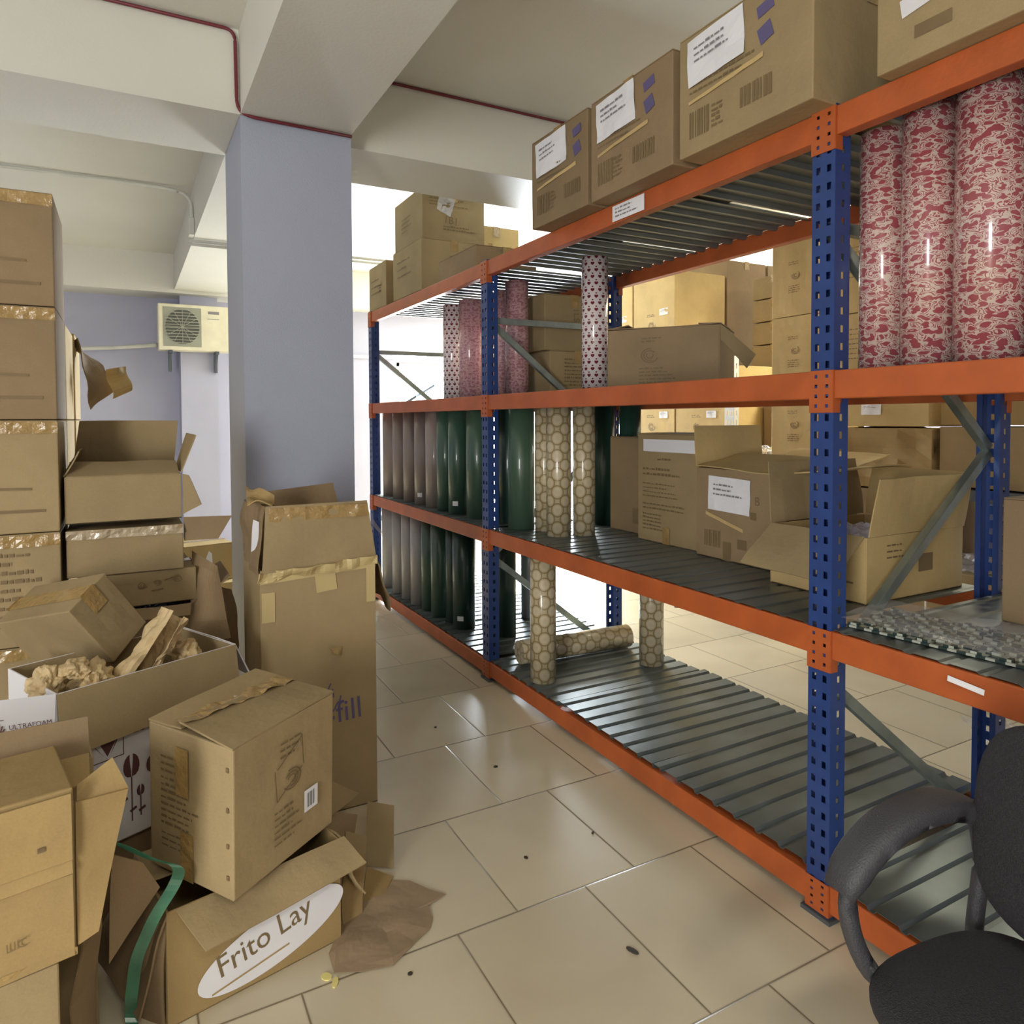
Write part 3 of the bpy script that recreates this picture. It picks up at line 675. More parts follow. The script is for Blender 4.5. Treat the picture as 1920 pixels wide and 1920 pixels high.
# ================================================================ CARTONS ON UPPER SHELF (level 3)
def big3(f, mb, pp):
    F = f['L']; F.emblem(mb, .20, .15, .042, 4); F.dashes(mb, .16, .225, .10, 2, .014, .006, 2); F.dashes(mb, .15, .09, .17, 5, .016, .006, 3)
_c = Vector((1.975, 2.71, 0)); _u = Vector((math.sin(.604), -math.cos(.604), 0)); _n = Vector((math.cos(.604), math.sin(.604), 0))
_c = _c+_u*.255+_n*.17
g3 = carton('wide grey-brown carton with black emblem beside the hearts roll, upper shelf', (_c.x, _c.y, Z3), (.34, .51, .272), yaw=.604, group='cartons on the upper shelf', draw=big3, mat=CBD, top='open',
       flaps={'L': (3, .16), 'R': (4, .16), 'B': (10, .1), 'F': (5, .1)}, dent=.006)
m = MB(); iv = g3.matrix_world.inverted(); m.sheet([iv @ Vector(p) for p in ((2.262, 2.285, 1.79), (2.262, 2.285, 1.857), (2.435, 2.25, 1.73), (2.381, 2.25, 1.67))], 8, 6, .01, 3, 6); m.build('flap', CB, g3, solid=.005)
carton('upper of two cartons behind the pink rolls, marked in black', (2.40, 3.93, Z3+.275), (.42, .60, .33), group='cartons on the upper shelf', mat=CB, draw=lambda f, mb, pp: (f['F'].text(mb, '1LS', .2, .26, .06, -1.5), f['F'].text(mb, 'GIC', .32, .28, .06, -1.5)))
carton('lower of two cartons behind the pink rolls, with printed lines', (2.42, 3.90, Z3), (.40, .56, .27), group='cartons on the upper shelf', mat=CB, draw=lambda f, mb, pp: f['F'].dashes(mb, .1, .22, .22, 8, .022, .009, 5))
# ================================================================ CARTONS ON MIDDLE SHELF (level 2)
MG = 'cartons on the middle shelf'
carton('dark narrow carton just behind the rear blue post on the middle shelf', (2.345+.13, 3.03, Z2), (.26, .33, .50), group=MG, mat=CBD, draw=lambda f, mb, pp: f['L'].rect(mb, .2, .05, .07, .08))
def dP2(f, mb, pp):
    F = f['L']; F.dashes(mb, .15, .40, .1, 1, .02, .01, 2); F.dashes(mb, .04, .35, .3, 2, .025, .012, 3); F.dashes(mb, .04, .28, .28, 4, .02, .006, 5); F.dashes(mb, .04, .18, .33, 2, .02, .008, 6); F.dashes(mb, .04, .13, .2, 5, .018, .008, 7)
    m = MB(); m.box(-.135-.002, -.1349, -.2, .17, .44, .50); pp.append(('packing_tape', m, PAPER, None))
    m = MB(); F.rect(m, .19, .0, .05, .08, .004); pp.append(('packing_tape', m, TAPE, None))
carton('tall printed carton with clear tape around its top, middle shelf', (2.255+.14, 2.63, Z2), (.27, .43, .525), group=MG, mat=CB, draw=dP2, tape=False)
def dP3(f, mb, pp):
    F = f['L']; F.bars(mb, .05, .05, .09, .07, seed=3); F.rect(mb, .16, .0, .045, .08); F.rect(mb, .24, .06, .05, .04); F.text(mb, 'B', .33, .25, .05); F.rect(mb, .31, .19, .03, .03)
    pp.append(paper_label(F, .075, .21, .235, .145, 3, 4, -.03))
    m = MB(); m.sheet([F.p(.06, .185, .003), F.p(.27, .13, .003), F.p(.27, .145, .003), F.p(.06, .20, .003)], 8, 1, .004, 2, 20); pp.append(('torn_strip', m, CBL, None))
    m = MB(); 
carton('open carton with white paper note and wide lit flaps, middle shelf', (2.215+.21, 2.135, Z2), (.42, .485, .385), group=MG, mat=CBD, draw=dP3, top='open',
       flaps={'L': (12, .23, CBL), 'R': (165, .23, CBL), 'B': (91, .18, CBL, 4), 'F': (172, .24, CBL)})  # paler board on these flaps paints in the light they catch
def dP4(f, mb, pp):
    F = f['L']; F.rect(mb, .06, .085, .11, .006, ang=-.02); F.rect(mb, .24, .06, .1, .006)
    G = f['F']; G.rect(mb, .27, .08, .08, .06); G.dashes(mb, .1, .18, .12, 3, .02, .006, 3)
carton('large open carton with raised flaps leaning behind the near blue post, middle shelf', (2.07+.265, 1.645, Z2), (.53, .385, .215), group=MG, mat=CBL, draw=dP4, top='open',
       flaps={'L': (222, .20, CB, -2), 'R': (100, .19, CBL), 'F': (100, .19, CBL), 'B': (97, .22, CB)})
m = MB(); rnd = random.Random(2)
def crumple(name, label, cat, loc_, s, mat, seed, amp=.5, sub=3, flat=1., parent=None, group=None, fr=2.2, smooth=False):
    bm = bmesh.new(); bmesh.ops.create_icosphere(bm, subdivisions=sub+1, radius=1)
    for v in bm.verts:
        p = v.co.copy(); q = p*fr+Vector((seed*5.3, seed*1.7, -seed*3.1))
        n = abs(noise.noise(q))*1.3+.45*abs(noise.noise(q*2.1))+.06*noise.noise(q*5)
        v.co = Vector((p.x*s[0], p.y*s[1], p.z*s[2]))*(1-amp*.5+amp*n)
    me = bpy.data.meshes.new(name); bm.to_mesh(me); bm.free()
    o = link(name, me, mat, parent, smooth); o.location = loc_; o.rotation_euler.z = seed
    if not parent: tag(o, label, cat, group)
    return o
crumple('plastic_bag', 'crumpled clear plastic bundle with a red band inside the large open carton', 'plastic bag', (2.34, 1.645, Z2+.13), (.14, .09, .09), plain('film_dense', (.55, .52, .60), .12, coat=.6, bump=.8), 2)
m = MB(); m.tube([(2.19, 1.46, Z2+.225), (2.28, 1.475, Z2+.222), (2.4, 1.48, Z2+.226)], .006, 8); o = m.build('red_band', plain('red_band', (.5, .02, .02), .5)); tag(o, 'red band on the plastic inside the large open carton', 'band')
carton('brown carton carrying the crumpled foil behind the open carton', (4.25, 3.84, 0), (.50, .5, 1.03), group='cartons stacked behind the rack', mat=CBD, seams=False)
crumple('foil_bundle', 'shiny silver crumpled foil on top of the goods behind the open carton', 'foil', (4.15, 3.72, 1.12), (.11, .13, .13), FOIL, 5, .5)
carton('plain carton at the right edge of the picture on the middle shelf', (2.43, .93, Z2), (.34, .44, .36), group=MG, mat=CBD)
carton('small carton under clear plastic against the rear near post', (2.50, 1.62, Z2), (.2, .2, .13), group=MG, mat=CB) if False else None
# bubble tray
tr = empty('bubble_tray', 'flat dark and white moulded tray wrapped in clear film on the middle shelf', 'tray', (1.98, 1.08, Z2+.002), rot=eul(.12))
m = MB(); m.box(-.14, .14, -.27, .27, 0, .006)
for i in range(9):
    for j in range(17):
        x, y = -.12+i*.03, -.255+j*.032
        if (i+j) % 2 == 0: m.prism([(x-.012, y-.013, .006), (x+.012, y-.013, .006), (x+.012, y+.013, .006), (x-.012, y+.013, .006)], (0, 0, .006))
m.build('moulded_sheet', TRAY, tr)
m = MB(); m.sheet([(-.17, -.33, .028), (.17, -.33, .025), (.16, .3, .024), (-.16, .3, .028)], 14, 22, .008, 3, 12); m.build('film_cover', FILM, tr)
# ================================================================ CARTONS BEHIND THE RACK
BG = 'cartons stacked behind the rack'
def dbg(lab=True, side='L'):
    def dr(f, mb, pp):
        F = f[side]; F.emblem(mb, .27, .42, .05, 7); F.dashes(mb, .2, .52, .15, 2, .015, .006, 3); F.dashes(mb, .2, .3, .22, 5, .018, .006, 5)
        if lab: pp.append(paper_label(F, .38, .5, .11, .06, 2, 2, dash=True, e=.004))
    return dr
bx = 4.3
BZ = [(0.02, .0), (.8, 0), (1.585+.03, .0)]
lbl = {0: 'bottom', 1: 'middle', 2: 'top'}
names_far = ['half-hidden far left', 'left', 'right']
for t_, (z, h) in enumerate(((.001, .955), (.958, .93), (1.89, .83))):
    for k, (ya, yb) in enumerate(((5.50, 6.08), (4.90, 5.48), (4.29, 4.88))):
        if t_ == 2 and k == 2: continue
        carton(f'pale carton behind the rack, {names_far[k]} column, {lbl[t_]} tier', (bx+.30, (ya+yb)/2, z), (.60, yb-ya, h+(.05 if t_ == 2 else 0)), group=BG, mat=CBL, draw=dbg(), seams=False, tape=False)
for k, (xa, lb) in enumerate(((4.92, 'first'), (5.45, 'second'))):
    for t_, z in enumerate((.001, .96, 1.92)):
        carton(f'brown film-wrapped carton behind the rack, {["bottom", "middle", "top"][t_]} tier, {lb} from the pale face', (xa+.26, 5.2, z), (.50, .60, .955 if t_ < 2 else 1.0), group=BG, mat=CBD, seams=False, tape=True)
carton('brown carton low behind the white perforated post', (5.0, 4.0, 1.0), (.6, .5, .62), group=BG, mat=CBD, seams=False)
for k, z in enumerate((.0, .5, 1.0)): carton(f'support carton behind the flat ones, {["bottom","middle","upper"][k]}', (5.15, 4.42, z), (.5, .36, .495), group=BG, mat=CBD, seams=False, tape=False)
for k in range(6):
    carton(f'flat brown carton in the stack right of the wrapped ones, {["lowest", "second", "third", "fourth", "fifth", "topmost"][k]}', (4.95+.3, 4.38, 1.50+k*.2), (.6, .46, .19), group=BG, mat=CB, seams=False)
for k, z in enumerate((.13, .634, 1.138, 1.642, 2.146)):
    if k == 0: continue
    carton(f'tall pale carton left of the near blue post, column behind the rack, {["", "lowest", "second", "third", "topmost"][k]}', (4.0+.25, 3.385, z), (.50, .33, .50), group=BG, mat=CBL, seams=False, tape=False,
           draw=lambda f, mb, pp: (f['L'].emblem(mb, .2, .27, .035, 9), f['L'].dashes(mb, .14, .36, .12, 2, .014, .005, 3), f['L'].dashes(mb, .14, .2, .14, 4, .014, .005, 4)))
carton('base carton of the pale column behind the rack', (4.25, 3.385, .0), (.50, .33, .63), group=BG, mat=CBL, seams=False)
for k, z in enumerate((1.60, 2.105)):
    carton(f'pale carton with printed lines right of the near blue post, {["lower", "upper"][k]}', (4.0+.25, 2.86, z), (.50, .37, .50), group=BG, mat=CBL, seams=False, tape=False, draw=lambda f, mb, pp: f['L'].dashes(mb, .08, .4, .22, 7, .03, .006, 3))
carton('carton with white label under the upper beam, right of the near post', (4.25, 2.74, 1.40), (.50, .62, .19), group=BG, mat=CBL, seams=False, draw=lambda f, mb, pp: pp.append(paper_label(f['L'], .2, .07, .13, .07, 2, 3, e=.004)))
carton('crumpled dented carton right of the near post below the labelled one', (4.25, 2.72, 1.03), (.50, .62, .36), group=BG, mat=CBO, seams=False, dent=.05)
carton('support carton below the crumpled one', (4.25, 2.72, 0), (.50, .62, 1.02), group=BG, mat=CBD, seams=False)
for k, (ya, yb) in enumerate(((1.80, 2.38), (1.2, 1.79), (.6, 1.19), (0, .59))):
    w_ = yb-ya
    carton(['wide plain carton behind the rear near post', 'plain carton with small white label right of the rear near post', 'carton beyond the right picture edge', 'farther carton beyond the right picture edge'][k], (4.27, (ya+yb)/2, 1.07), (.50, w_, .33), group=BG, mat=CB, seams=False,
           draw=(lambda f, mb, pp: pp.append(paper_label(f['L'], .14, .2, .07, .05, 2, 3, e=.004))) if k == 1 else None)
    carton(['upper carton touching the upper beam line behind the rear post', 'upper carton right of the rear near post', 'upper carton beyond the picture edge', 'farther upper carton beyond the picture edge'][k], (4.27, (ya+yb)/2, 1.41), (.50, w_-.01, .34), group=BG, mat=CBO, seams=False)
# rear shelf carrying them
rr = empty('storage_shelf', 'white-posted steel shelf carrying cartons behind the rack', 'shelf', (3.98, 1.2, 0))
m = MB(); m.box(0, .6, -1.3, 1.19, 1.0, 1.06); m.build('shelf_board', BRACKET, rr)
for (x, y) in ((.0, 1.19), (.56, 1.19), (.0, -1.32), (.56, -1.32)):
    m = MB(); m.box(x, x+.04, y, y+.04, 0, 1.8 if x else 1.06); m.build('post', GREYW, rr)
wp = MB(); perf_plate(wp, (4.27, 4.165, 0), (0, 1, 0), (0, 0, 1), .10, 1.95, [(.02, .035), (.065, .08)], .05, .075, .04); perf_plate(wp, (4.27, 4.165, 0), (1, 0, 0), (0, 0, 1), .05, 1.95, [(.018, .03)], .05, .075, .04)
tag(wp.build('slotted_post', GREYW, None, solid=.003), 'white slotted steel post between the cartons behind the rack', 'post')
carton('low carton topped with clear plastic seen past the rear near post', (4.12, 2.14, 0), (.45, .46, .62), group=BG, mat=CB, seams=False)
crumple('plastic_bag', 'shiny clear plastic heap on the low carton past the rear near post', 'plastic bag', (4.06, 2.16, .66), (.16, .16, .05), FILM, 9, .5, 3)
m = MB(); m.box(-.01, .01, -.25, .2, 0, .98)
o = m.build('foam_board', FOAMG); o.location = (4.46, 2.16, 0); tag(o, 'light blue foam board standing under the rear shelf', 'board')
# plastic film on the floor behind
def film_sheet(label, pts, seed, amp=.05, name='plastic_film', cat='plastic film', mat=None):
    m = MB(); m.sheet(pts, 22, 22, amp, seed, 14); return tag(m.build(name, mat or FILM), label, cat)
film_sheet('crumpled clear plastic film lying on the floor behind the rack', [(3.15, 1.55, .03), (3.45, 1.3, .03), (3.75, 1.6, .04), (3.4, 1.9, .04)], 3)
# ================================================================ AIR CONDITIONER
ac = empty('air_conditioner', 'cream outdoor air conditioner unit on brackets on the far wall', 'air conditioner', (.325, 8.4, 2.205))
m = MB(); m.box(0, .80, 0, .2, 0, .49); m.build('casing', ACW, ac, bevel=.012)
m = MB(); 
m.box(.05, .42, -.004, -.0005, .04, .455); m.build('grille_panel', plain('ac_panel', (.33, .34, .27), .5), ac)
m = MB(); c = Vector((.235, -.006, .25))
m.poly([(c.x+.165*math.cos(a*PI/20), c.y, c.z+.185*math.sin(a*PI/20)) for a in range(40)]); m.build('fan_opening', ACG, ac, solid=.002)
m = MB()
for k in range(12):
    z = .075+k*.032; w = math.sqrt(max(0, 1-((z-.25)/.19)**2))*.165+.01; m.box(c.x-w, c.x+w, -.016, -.009, z, z+.006)
for k in range(6): a = k*PI/6; m.bar((c.x-.16*math.cos(a), -.013, c.z-.18*math.sin(a)), (c.x+.16*math.cos(a), -.013, c.z+.18*math.sin(a)), .004, .004, (0, 1, 0))
m.build('fan_guard', plain('ac_guard', (.42, .42, .34), .5), ac)
m = MB(); m.box(.49, .60, -.003, -.0005, .40, .43); m.box(.48, .6, -.003, -.0005, .345, .35); m.build('badge', INKG, ac)
for x in (.1, .56):
    m = MB(); m.box(x, x+.035, .0, .21 if x < .3 else .21, -.03, -.001); m.box(x, x+.035, .18, .21, -.22, -.03); m.bar((x+.017, .02, -.03), (x+.017, .19, -.20), .02, .02, (1, 0, 0)); m.build('wall_bracket', BRACKET, ac)
rod('grey pipe running left along the far wall from the air conditioner', 'drain_pipe', 'pipe', [(.318, 8.60, 2.27), (-.1, 8.80, 2.24), (-.5, 8.85, 2.215), (-1.4, 8.87, 2.2)], .022, PVC)
# ================================================================ LEFT: STACKED CARTONS
LG = 'wrapped cartons in the tall left stack'
H1 = .389
def dS(k):
    def dr(f, mb, pp):
        F = f['F']
        if k == 3: F.dashes(mb, .13, .31, .27, 9, .03, .013, 5)
        else: F.rect(mb, .24, .15, .12, .008, ang=-.03); F.rect(mb, .24, .07, .16, .01)
    return dr
tn = ['bottom', 'second', 'third', 'fourth', 'fifth', 'topmost']
for k in range(6):
    z = 2.235-(6-k)*H1+.001
    if k == 0: z0, h = 0, 2.235-5*H1-.002
    else: z0, h = z, H1-.003
    r = carton(f'brown carton in the tall left stack, {tn[k]} of the column nearest the camera', (-.205-.22, 2.93+.22, z0), (.44, .44, h), group=LG, mat=CBD if k > 3 else CB, draw=dS({3: 1, 2: 3}.get(k, 1)), seams=False, tape=False)
    m = MB(); f_ = faces(.44, .44, h)
    if k > 0:
        m.sheet([f_['F'].p(.0, h-.045, .0035), f_['F'].p(.44, h-.045, .0035), f_['F'].p(.44, h-.005, .0035), f_['F'].p(0, h-.005, .0035)], 24, 3, .006, k, 40)
        m.build('packing_tape', TAPE, r)
    if k < 5:
        carton(f'brown carton behind the front column of the left stack, {tn[k]}', (-.215-.22, 3.40+.23, z0+.001), (.46, .46, h), group=LG, mat=CBL, seams=False, tape=False)
        if k < 4: carton(f'rear carton of the left stack beside the torn one, {tn[k]}', (-.20-.23, 3.88+.23, z0+.001), (.46, .44, h), group=LG, mat=CBL, seams=False, tape=False)
# torn carton at the back of the stack
tc_ = carton('torn open carton at the back of the left stack with a curled flap', (-.20-.23, 3.88+.22, 2.235-2*H1), (.46, .42, .40), group=LG, mat=CBL, top='open')
m = MB(); m.sheet([(.232, -.20, .38), (.232, .0, .36), (.42, -.16, .16), (.30, -.22, .05)], 10, 10, .05, 3, 8); m.build('flap', CBD, tc_, solid=.005)
m = MB(); m.sheet([(.36, -.20, .24), (.44, -.15, .26), (.45, -.17, .14), (.38, -.2, .10)], 8, 8, .05, 5, 12); m.build('flap', CBL, tc_, solid=.004)
# second stack beside it
SG = 'cartons in the lower stack beside the tall one'
Y2 = 2.95
carton('base carton under the lower left stack', (-.0, Y2+.20, 0), (.40, .38, .55), group=SG, mat=CBD, seams=False)
r = carton('open carton with a dark hollow and plastic inside, lower left stack', (.03, Y2+.21, .555), (.37, .40, .20), group=SG, mat=CBD, top='open', flaps={'R': (150, .16, CBD), 'F': (225, .05)})
crumple('plastic_bag', 'shiny clear plastic bag inside the dark open carton of the left stack', 'plastic bag', (.08, Y2+.13, .70), (.11, .09, .05), plain('film_dense2', (.32, .30, .36), .1, coat=.8, bump=.6), 4)
carton('carton with faint handwriting sagging above the dark open one', (.03, Y2+.20, .765), (.385, .36, .125), group=SG, mat=CB, yaw=.05, seams=False, draw=lambda f, mb, pp: (f['F'].emblem(mb, .20, .075, .016, 3), f['F'].emblem(mb, .25, .08, .014, 6), f['F'].rect(mb, .275, .085, .03, .004, ang=.3), f['F'].emblem(mb, .32, .09, .017, 8), f['F'].rect(mb, .23, .05, .04, .004, ang=.1)))
m2 = carton('flat taped carton with shiny clear tape, middle of the lower left stack', (-.002, Y2+.19, .893), (.378, .36, .168), group=SG, mat=CB, seams=False, tape=False)
m = MB(); iv = m2.matrix_world.inverted(); m.sheet([iv @ Vector(p) for p in ((.19, 2.975, .995), (.31, 2.96, .995), (.36, 2.955, 1.082), (.19, 2.975, 1.085))], 8, 5, .008, 4, 6); m.build('flap', CBD, m2, solid=.004)
m = MB(); F = faces(.378, .36, .168)['F']; m.sheet([F.p(.0, .135, .004), F.p(.378, .135, .004), F.p(.378, .168, .004), F.p(0, .168, .004)], 30, 3, .010, 6, 45); m.build('packing_tape', plain('clear_tape', (.46, .37, .24), .1, coat=1, bump=.5), m2)
carton('open carton with raised flaps on top of the lower left stack', (-.005, Y2+.185, 1.085), (.375, .35, .168), group=SG, mat=CB, top='open',
       flaps={'B': (78, .20, CB, -4), 'R': (108, .15, CB), 'L': (60, .10), 'F': (20, .12)})
m = MB()
panel('brown cardboard side flap folded out right of the lower left stack', [(.188, 2.955, 1.10), (.25, 2.93, 1.135), (.208, 2.95, 1.245), (.188, 2.96, 1.25)], CB, .006, 4)
PG = 'torn cardboard sheets between the left stack and the tall box'
panel('dark crumpled cardboard sheet leaning behind the tall box, upper one', [(.20, 2.93, .60), (.34, 2.9, .62), (.31, 3.0, .88), (.215, 3.02, .95)], CBD, .06, 3, PG)
panel('olive crumpled cardboard sheet leaning against the column, lower one', [(.24, 2.86, .42), (.395, 3.10, .45), (.39, 3.15, .75), (.30, 3.02, .82)], CBD, .07, 8, PG)
panel('brown cardboard sheet lying below the dark hollow carton', [(.06, 2.86, .56), (.31, 2.9, .60), (.30, 3.0, .64), (.08, 2.93, .63)], CBD, .03, 5, PG)
# cartons far behind in the gap, daylight painted in by the paler board
carton('pale sunlit carton far behind in the gap left of the column', (.62, 5.35, 0), (.5, .4, .35), group='cartons behind the column', mat=CBL, draw=lambda f, mb, pp: f['F'].dashes(mb, .03, .28, .2, 3, .03, .006, 3))
carton('upper pale carton far behind in the gap left of the column', (.40, 5.42, .355), (.42, .4, .25), group='cartons behind the column', mat=CBL, yaw=.2)
panel('pale blue-white paper sheet on the sunlit carton in the gap', [(.40, 5.20, .358), (.50, 5.14, .356), (.50, 5.15, .56), (.48, 5.15, .58)], PAPER, .01, 2, name='paper_sheet', cat='paper', th=.001)
# ================================================================ TALL BOX
def dT(f, mb, pp):
    F = f['F']; w = .42
    F.text(mb, 'fill', .262, .335, .115, .06, sq=.95); F.rect(mb, .243, .35, .012, .012); F.text(mb, 'y', .19, .335, .10, .06)
    for k, (a, l) in enumerate(((1.9, .10), (1.6, .12), (1.2, .10), (2.3, .09), (.8, .08))):
        for j in range(3):
            b = a+.25*j*(1 if a < 1.6 else -1); x = .225+.004*k+math.cos(a)*l*.3*j; y = .37+math.sin(a)*l*.33*j
            F.rect(mb, x, y, l*.33, .005, ang=b)
def tall_box():
    w, d, h1, h2 = .415, .40, .925, .19
    root = empty('tall_cardboard_box', 'tall brown cardboard box with crushed top standing before the column', 'box', (.405+.415/2, 2.6+.2, 0))
    m = MB(); t = .006
    for a in ((-w/2, w/2, -d/2, -d/2+t), (-w/2, w/2, d/2-t, d/2), (-w/2, -w/2+t, -d/2+t, d/2-t), (w/2-t, w/2, -d/2+t, d/2-t)): m.box(*a, 0, h1)
    m.box(-w/2, w/2, -d/2, d/2, 0, t); m.build('box_body', CB, root, bevel=.002)
    # crushed upper sleeve
    m = MB(); z0 = h1-.01
    P = lambda x, y, z: Vector((x, y, z))
    m.sheet([P(-w/2+.005, -d/2-.008, z0), P(w/2+.003, -d/2-.008, z0+.018), P(w/2-.025, -d/2+.01, z0+.235), P(-w/2+.025, -d/2+.02, z0+.232)], 14, 10, .012, 2, 6)
    m.build('upper_front_panel', CB, root, solid=.005)
    m = MB(); m.sheet([P(-w/2-.01, d/2-.05, z0), P(-w/2+.0, -d/2-.01, z0), P(-w/2+.025, -d/2+.02, z0+.232), P(-w/2-.02, d/2-.12, z0+.235)], 10, 10, .03, 7, 9); m.build('upper_side_panel', CBD, root, solid=.005)
    m = MB(); m.sheet([P(-w/2+.02, d/2-.06, z0), P(w/2-.01, d/2-.06, z0), P(w/2-.06, d/2-.02, z0+.275), P(-w/2+.06, d/2-.03, z0+.25)], 12, 8, .02, 9, 6); m.build('upper_back_panel', CBD, root, solid=.005)
    m = MB(); m.sheet([P(-w/2-.03, -.14, z0+.235), P(-w/2+.05, -.17, z0+.235), P(-w/2+.075, -.08, z0+.255), P(-w/2-.01, .02, z0+.28)], 8, 8, .05, 3, 14); m.build('torn_corner', CBO, root, solid=.005)
    # folded crease with torn ridge
    m = MB(); m.sheet([P(-w/2-.01, -d/2-.012, h1-.045), P(w/2+.004, -d/2-.012, h1-.012), P(w/2+.003, -d/2-.016, h1+.02), P(-w/2-.005, -d/2-.02, h1-.005)], 26, 4, .03, 11, 22); m.build('crease_ridge', TAPEM, root, solid=.004)
    F = faces(w, d, h1)['F']
    m = MB(); F.rect(m, .195, h1-.10, .075, .07, .0032, .1); F.rect(m, w-.036, h1-.155, .034, .13, .0032); F.rect(m, .004, h1-.185, .045, .105, .0032); F.rect(m, .0, h1-.05, w, .035, .003, .06); m.build('paper_tape', TAPEM, root)
    m = MB(); m.sheet([P(-w/2+.035, -d/2+.008, z0+.175), P(w/2-.02, -d/2-.002, z0+.18), P(w/2-.03, -d/2+.003, z0+.225), P(-w/2+.035, -d/2+.012, z0+.225)], 20, 5, .008, 5, 30); m.build('packing_tape', TAPE, root)
    m = MB(); m.sheet([P(-w/2-.016, -.10, z0+.03), P(-w/2-.008, -.165, z0+.035), P(-w/2+.008, -.165, z0+.175), P(-w/2-.004, -.11, z0+.18)], 4, 6, .01, 5, 8); m.build('paper_label', PAPER, root, solid=.001)
    m = MB(); m.sheet([P(w/2+.002, -d/2+.0, .92), P(w/2+.002, d/2-.08, .93), P(w/2+.10, d/2-.1, .74), P(w/2+.085, -d/2+.08, .70)], 8, 8, .03, 6, 8); m.build('side_flap', CBD, root, solid=.005)
    m = MB(); m.sheet([P(w/2-.02, -.05, z0+.19), P(w/2-.0, -.03, z0+.2), P(w/2+.12, .0, z0+.05), P(w/2+.11, -.02, z0+.04)], 10, 2, .03, 6, 8); m.build('loose_tape', FILM, root)
    m = MB(); m.sheet([F.p(.25, .60, .004), F.p(.28, .585, .004), F.p(.285, .615, .012), F.p(.24, .62, .006)], 5, 5, .02, 2, 30); m.build('torn_patch', CBO, root, solid=.003)
    m = MB(); dT(faces(w, d, h1), m, []); m.build('printing', INKP, root)
tall_box()
# ================================================================ FLORAL CARTON with paper
carton('plain support carton hidden under the floral carton', (.02, 2.52, 0), (.42, .26, .24), yaw=.43, mat=CBD, seams=False)
cw, cdp, ch = .526, .34, .475; FZ = .245
ccx = Matrix.Translation((.302, 2.467, FZ)) @ Matrix.Rotation(.436, 4, 'Z') @ Vector((-cw/2, cdp/2, 0))
fc = carton('white floral-printed carton with brown inner flap folded over its front', tuple(ccx), (cw, cdp, ch), yaw=.436, mat=CBW, top='open', tape=False)
F = faces(cw, cdp, ch)['F']
m = MB(); m.sheet([F.p(.0, ch, .004), F.p(cw, ch, .004), F.p(cw+.002, ch-.145, .03), F.p(.0, ch-.17, .03)], 10, 6, .006, 2, 4); m.build('flap', CB, fc, solid=.005)
m = MB(); w_, d_ = cw/2-.0055, cdp/2-.0055
for P_ in (((-w_, -d_), (w_, -d_)), ((w_, -d_), (w_, d_)), ((w_, d_), (-w_, d_)), ((-w_, d_), (-w_, -d_))): m.quad((*P_[0], .01), (*P_[1], .01), (*P_[1], ch-.001), (*P_[0], ch-.001))
m.build('inner_lining', CB, fc, solid=.001)
inv = fc.matrix_world.inverted()
m = MB(); q = [inv @ Vector(p) for p in ((-.335, 2.16, .63), (-.18, 2.205, .61), (-.176, 2.243, .722), (-.35, 2.20, .745))]; m.sheet(q, 6, 4, .004, 3, 4); fl = m.build('flap', CBW, fc, solid=.004)
m = MB(); F3 = Face(q[0], q[1]-q[0], q[3]-q[0], (q[1]-q[0]).cross(q[3]-q[0]))
F3.text(m, 'ULTRAFOAM', .068, .045, .0165, e=.006); F3.rect(m, .068, .03, .082, .006, .006); F3.dashes(m, .068, .018, .07, 1, .01, .003, 2, .006)
for k in range(5): F3.rect(m, .046, .035, .003, .028-.004*abs(k-2), .006, ang=(k-2)*.35)
F3.rect(m, .038, .07, .022, .0015, .006); F3.rect(m, .038, .018, .022, .0015, .006)
m.build('printing', INKM, fl)
m = MB(); R_ = faces(cw, cdp, ch)['R']; m.sheet([R_.p(.0, ch, .003), R_.p(cdp, ch, .003), R_.p(cdp, ch-.10, .07), R_.p(0, ch-.12, .06)], 6, 5, .006, 3, 4); m.build('flap', CBW, fc, solid=.004)
m = MB()
def tulip(a, b, s, stem):
    for sg in (-1, 1):
        pts = [(.0, -.5), (.17*sg, -.46), (.30*sg, -.32), (.36*sg, -.08), (.35*sg, .15), (.29*sg, .36), (.17*sg, .52), (.06*sg, .58), (.06*sg, .3), (.04*sg, .05), (.01*sg, -.2)]
        m.poly([F.p(a+x*s+(.012*s*sg), b+y*s) for x, y in pts])
    F.rect(m, a-.0018, b-.5*s-stem, .0036, stem); F.rect(m, a-.004, b-.5*s-stem*.8, .02, .008, ang=.4)
tulip(.19, .205, .062, .13); tulip(.215, .125, .030, .06); tulip(.25, .19, .046, .10); tulip(.32, .22, .07, .12); tulip(.165, .14, .022, .03)
F.text(m, 'ES', .195, .30, .04)
F.rect(m, .06, .245, .11, .0025, ang=.03); F.rect(m, .168, .248, .0025, .06)
m.poly([F.p(.125, .258), F.p(.15, .30), F.p(.10, .31)]); m.poly([F.p(.132, .258), F.p(.165, .32), F.p(.15, .30)]); m.poly([F.p(.118, .258), F.p(.09, .30), F.p(.08, .31)])
m.build('printing', INKM, fc)
KG = 'crumpled kraft paper in the floral carton'
def kraft(label, P, seed, amp, name='kraft_paper'):
    m = MB(); m.sheet(P, 30, 22, amp, seed, 9)
    for i, v in enumerate(m.v):
        q = Vector(v); m.v[i] = tuple(q+Vector((0, 0, 1))*amp*.6*abs(noise.noise(q*21+Vector((seed, 0, 3)))))
    return tag(m.build(name, KRAFT, solid=.0012), label, 'paper', KG)
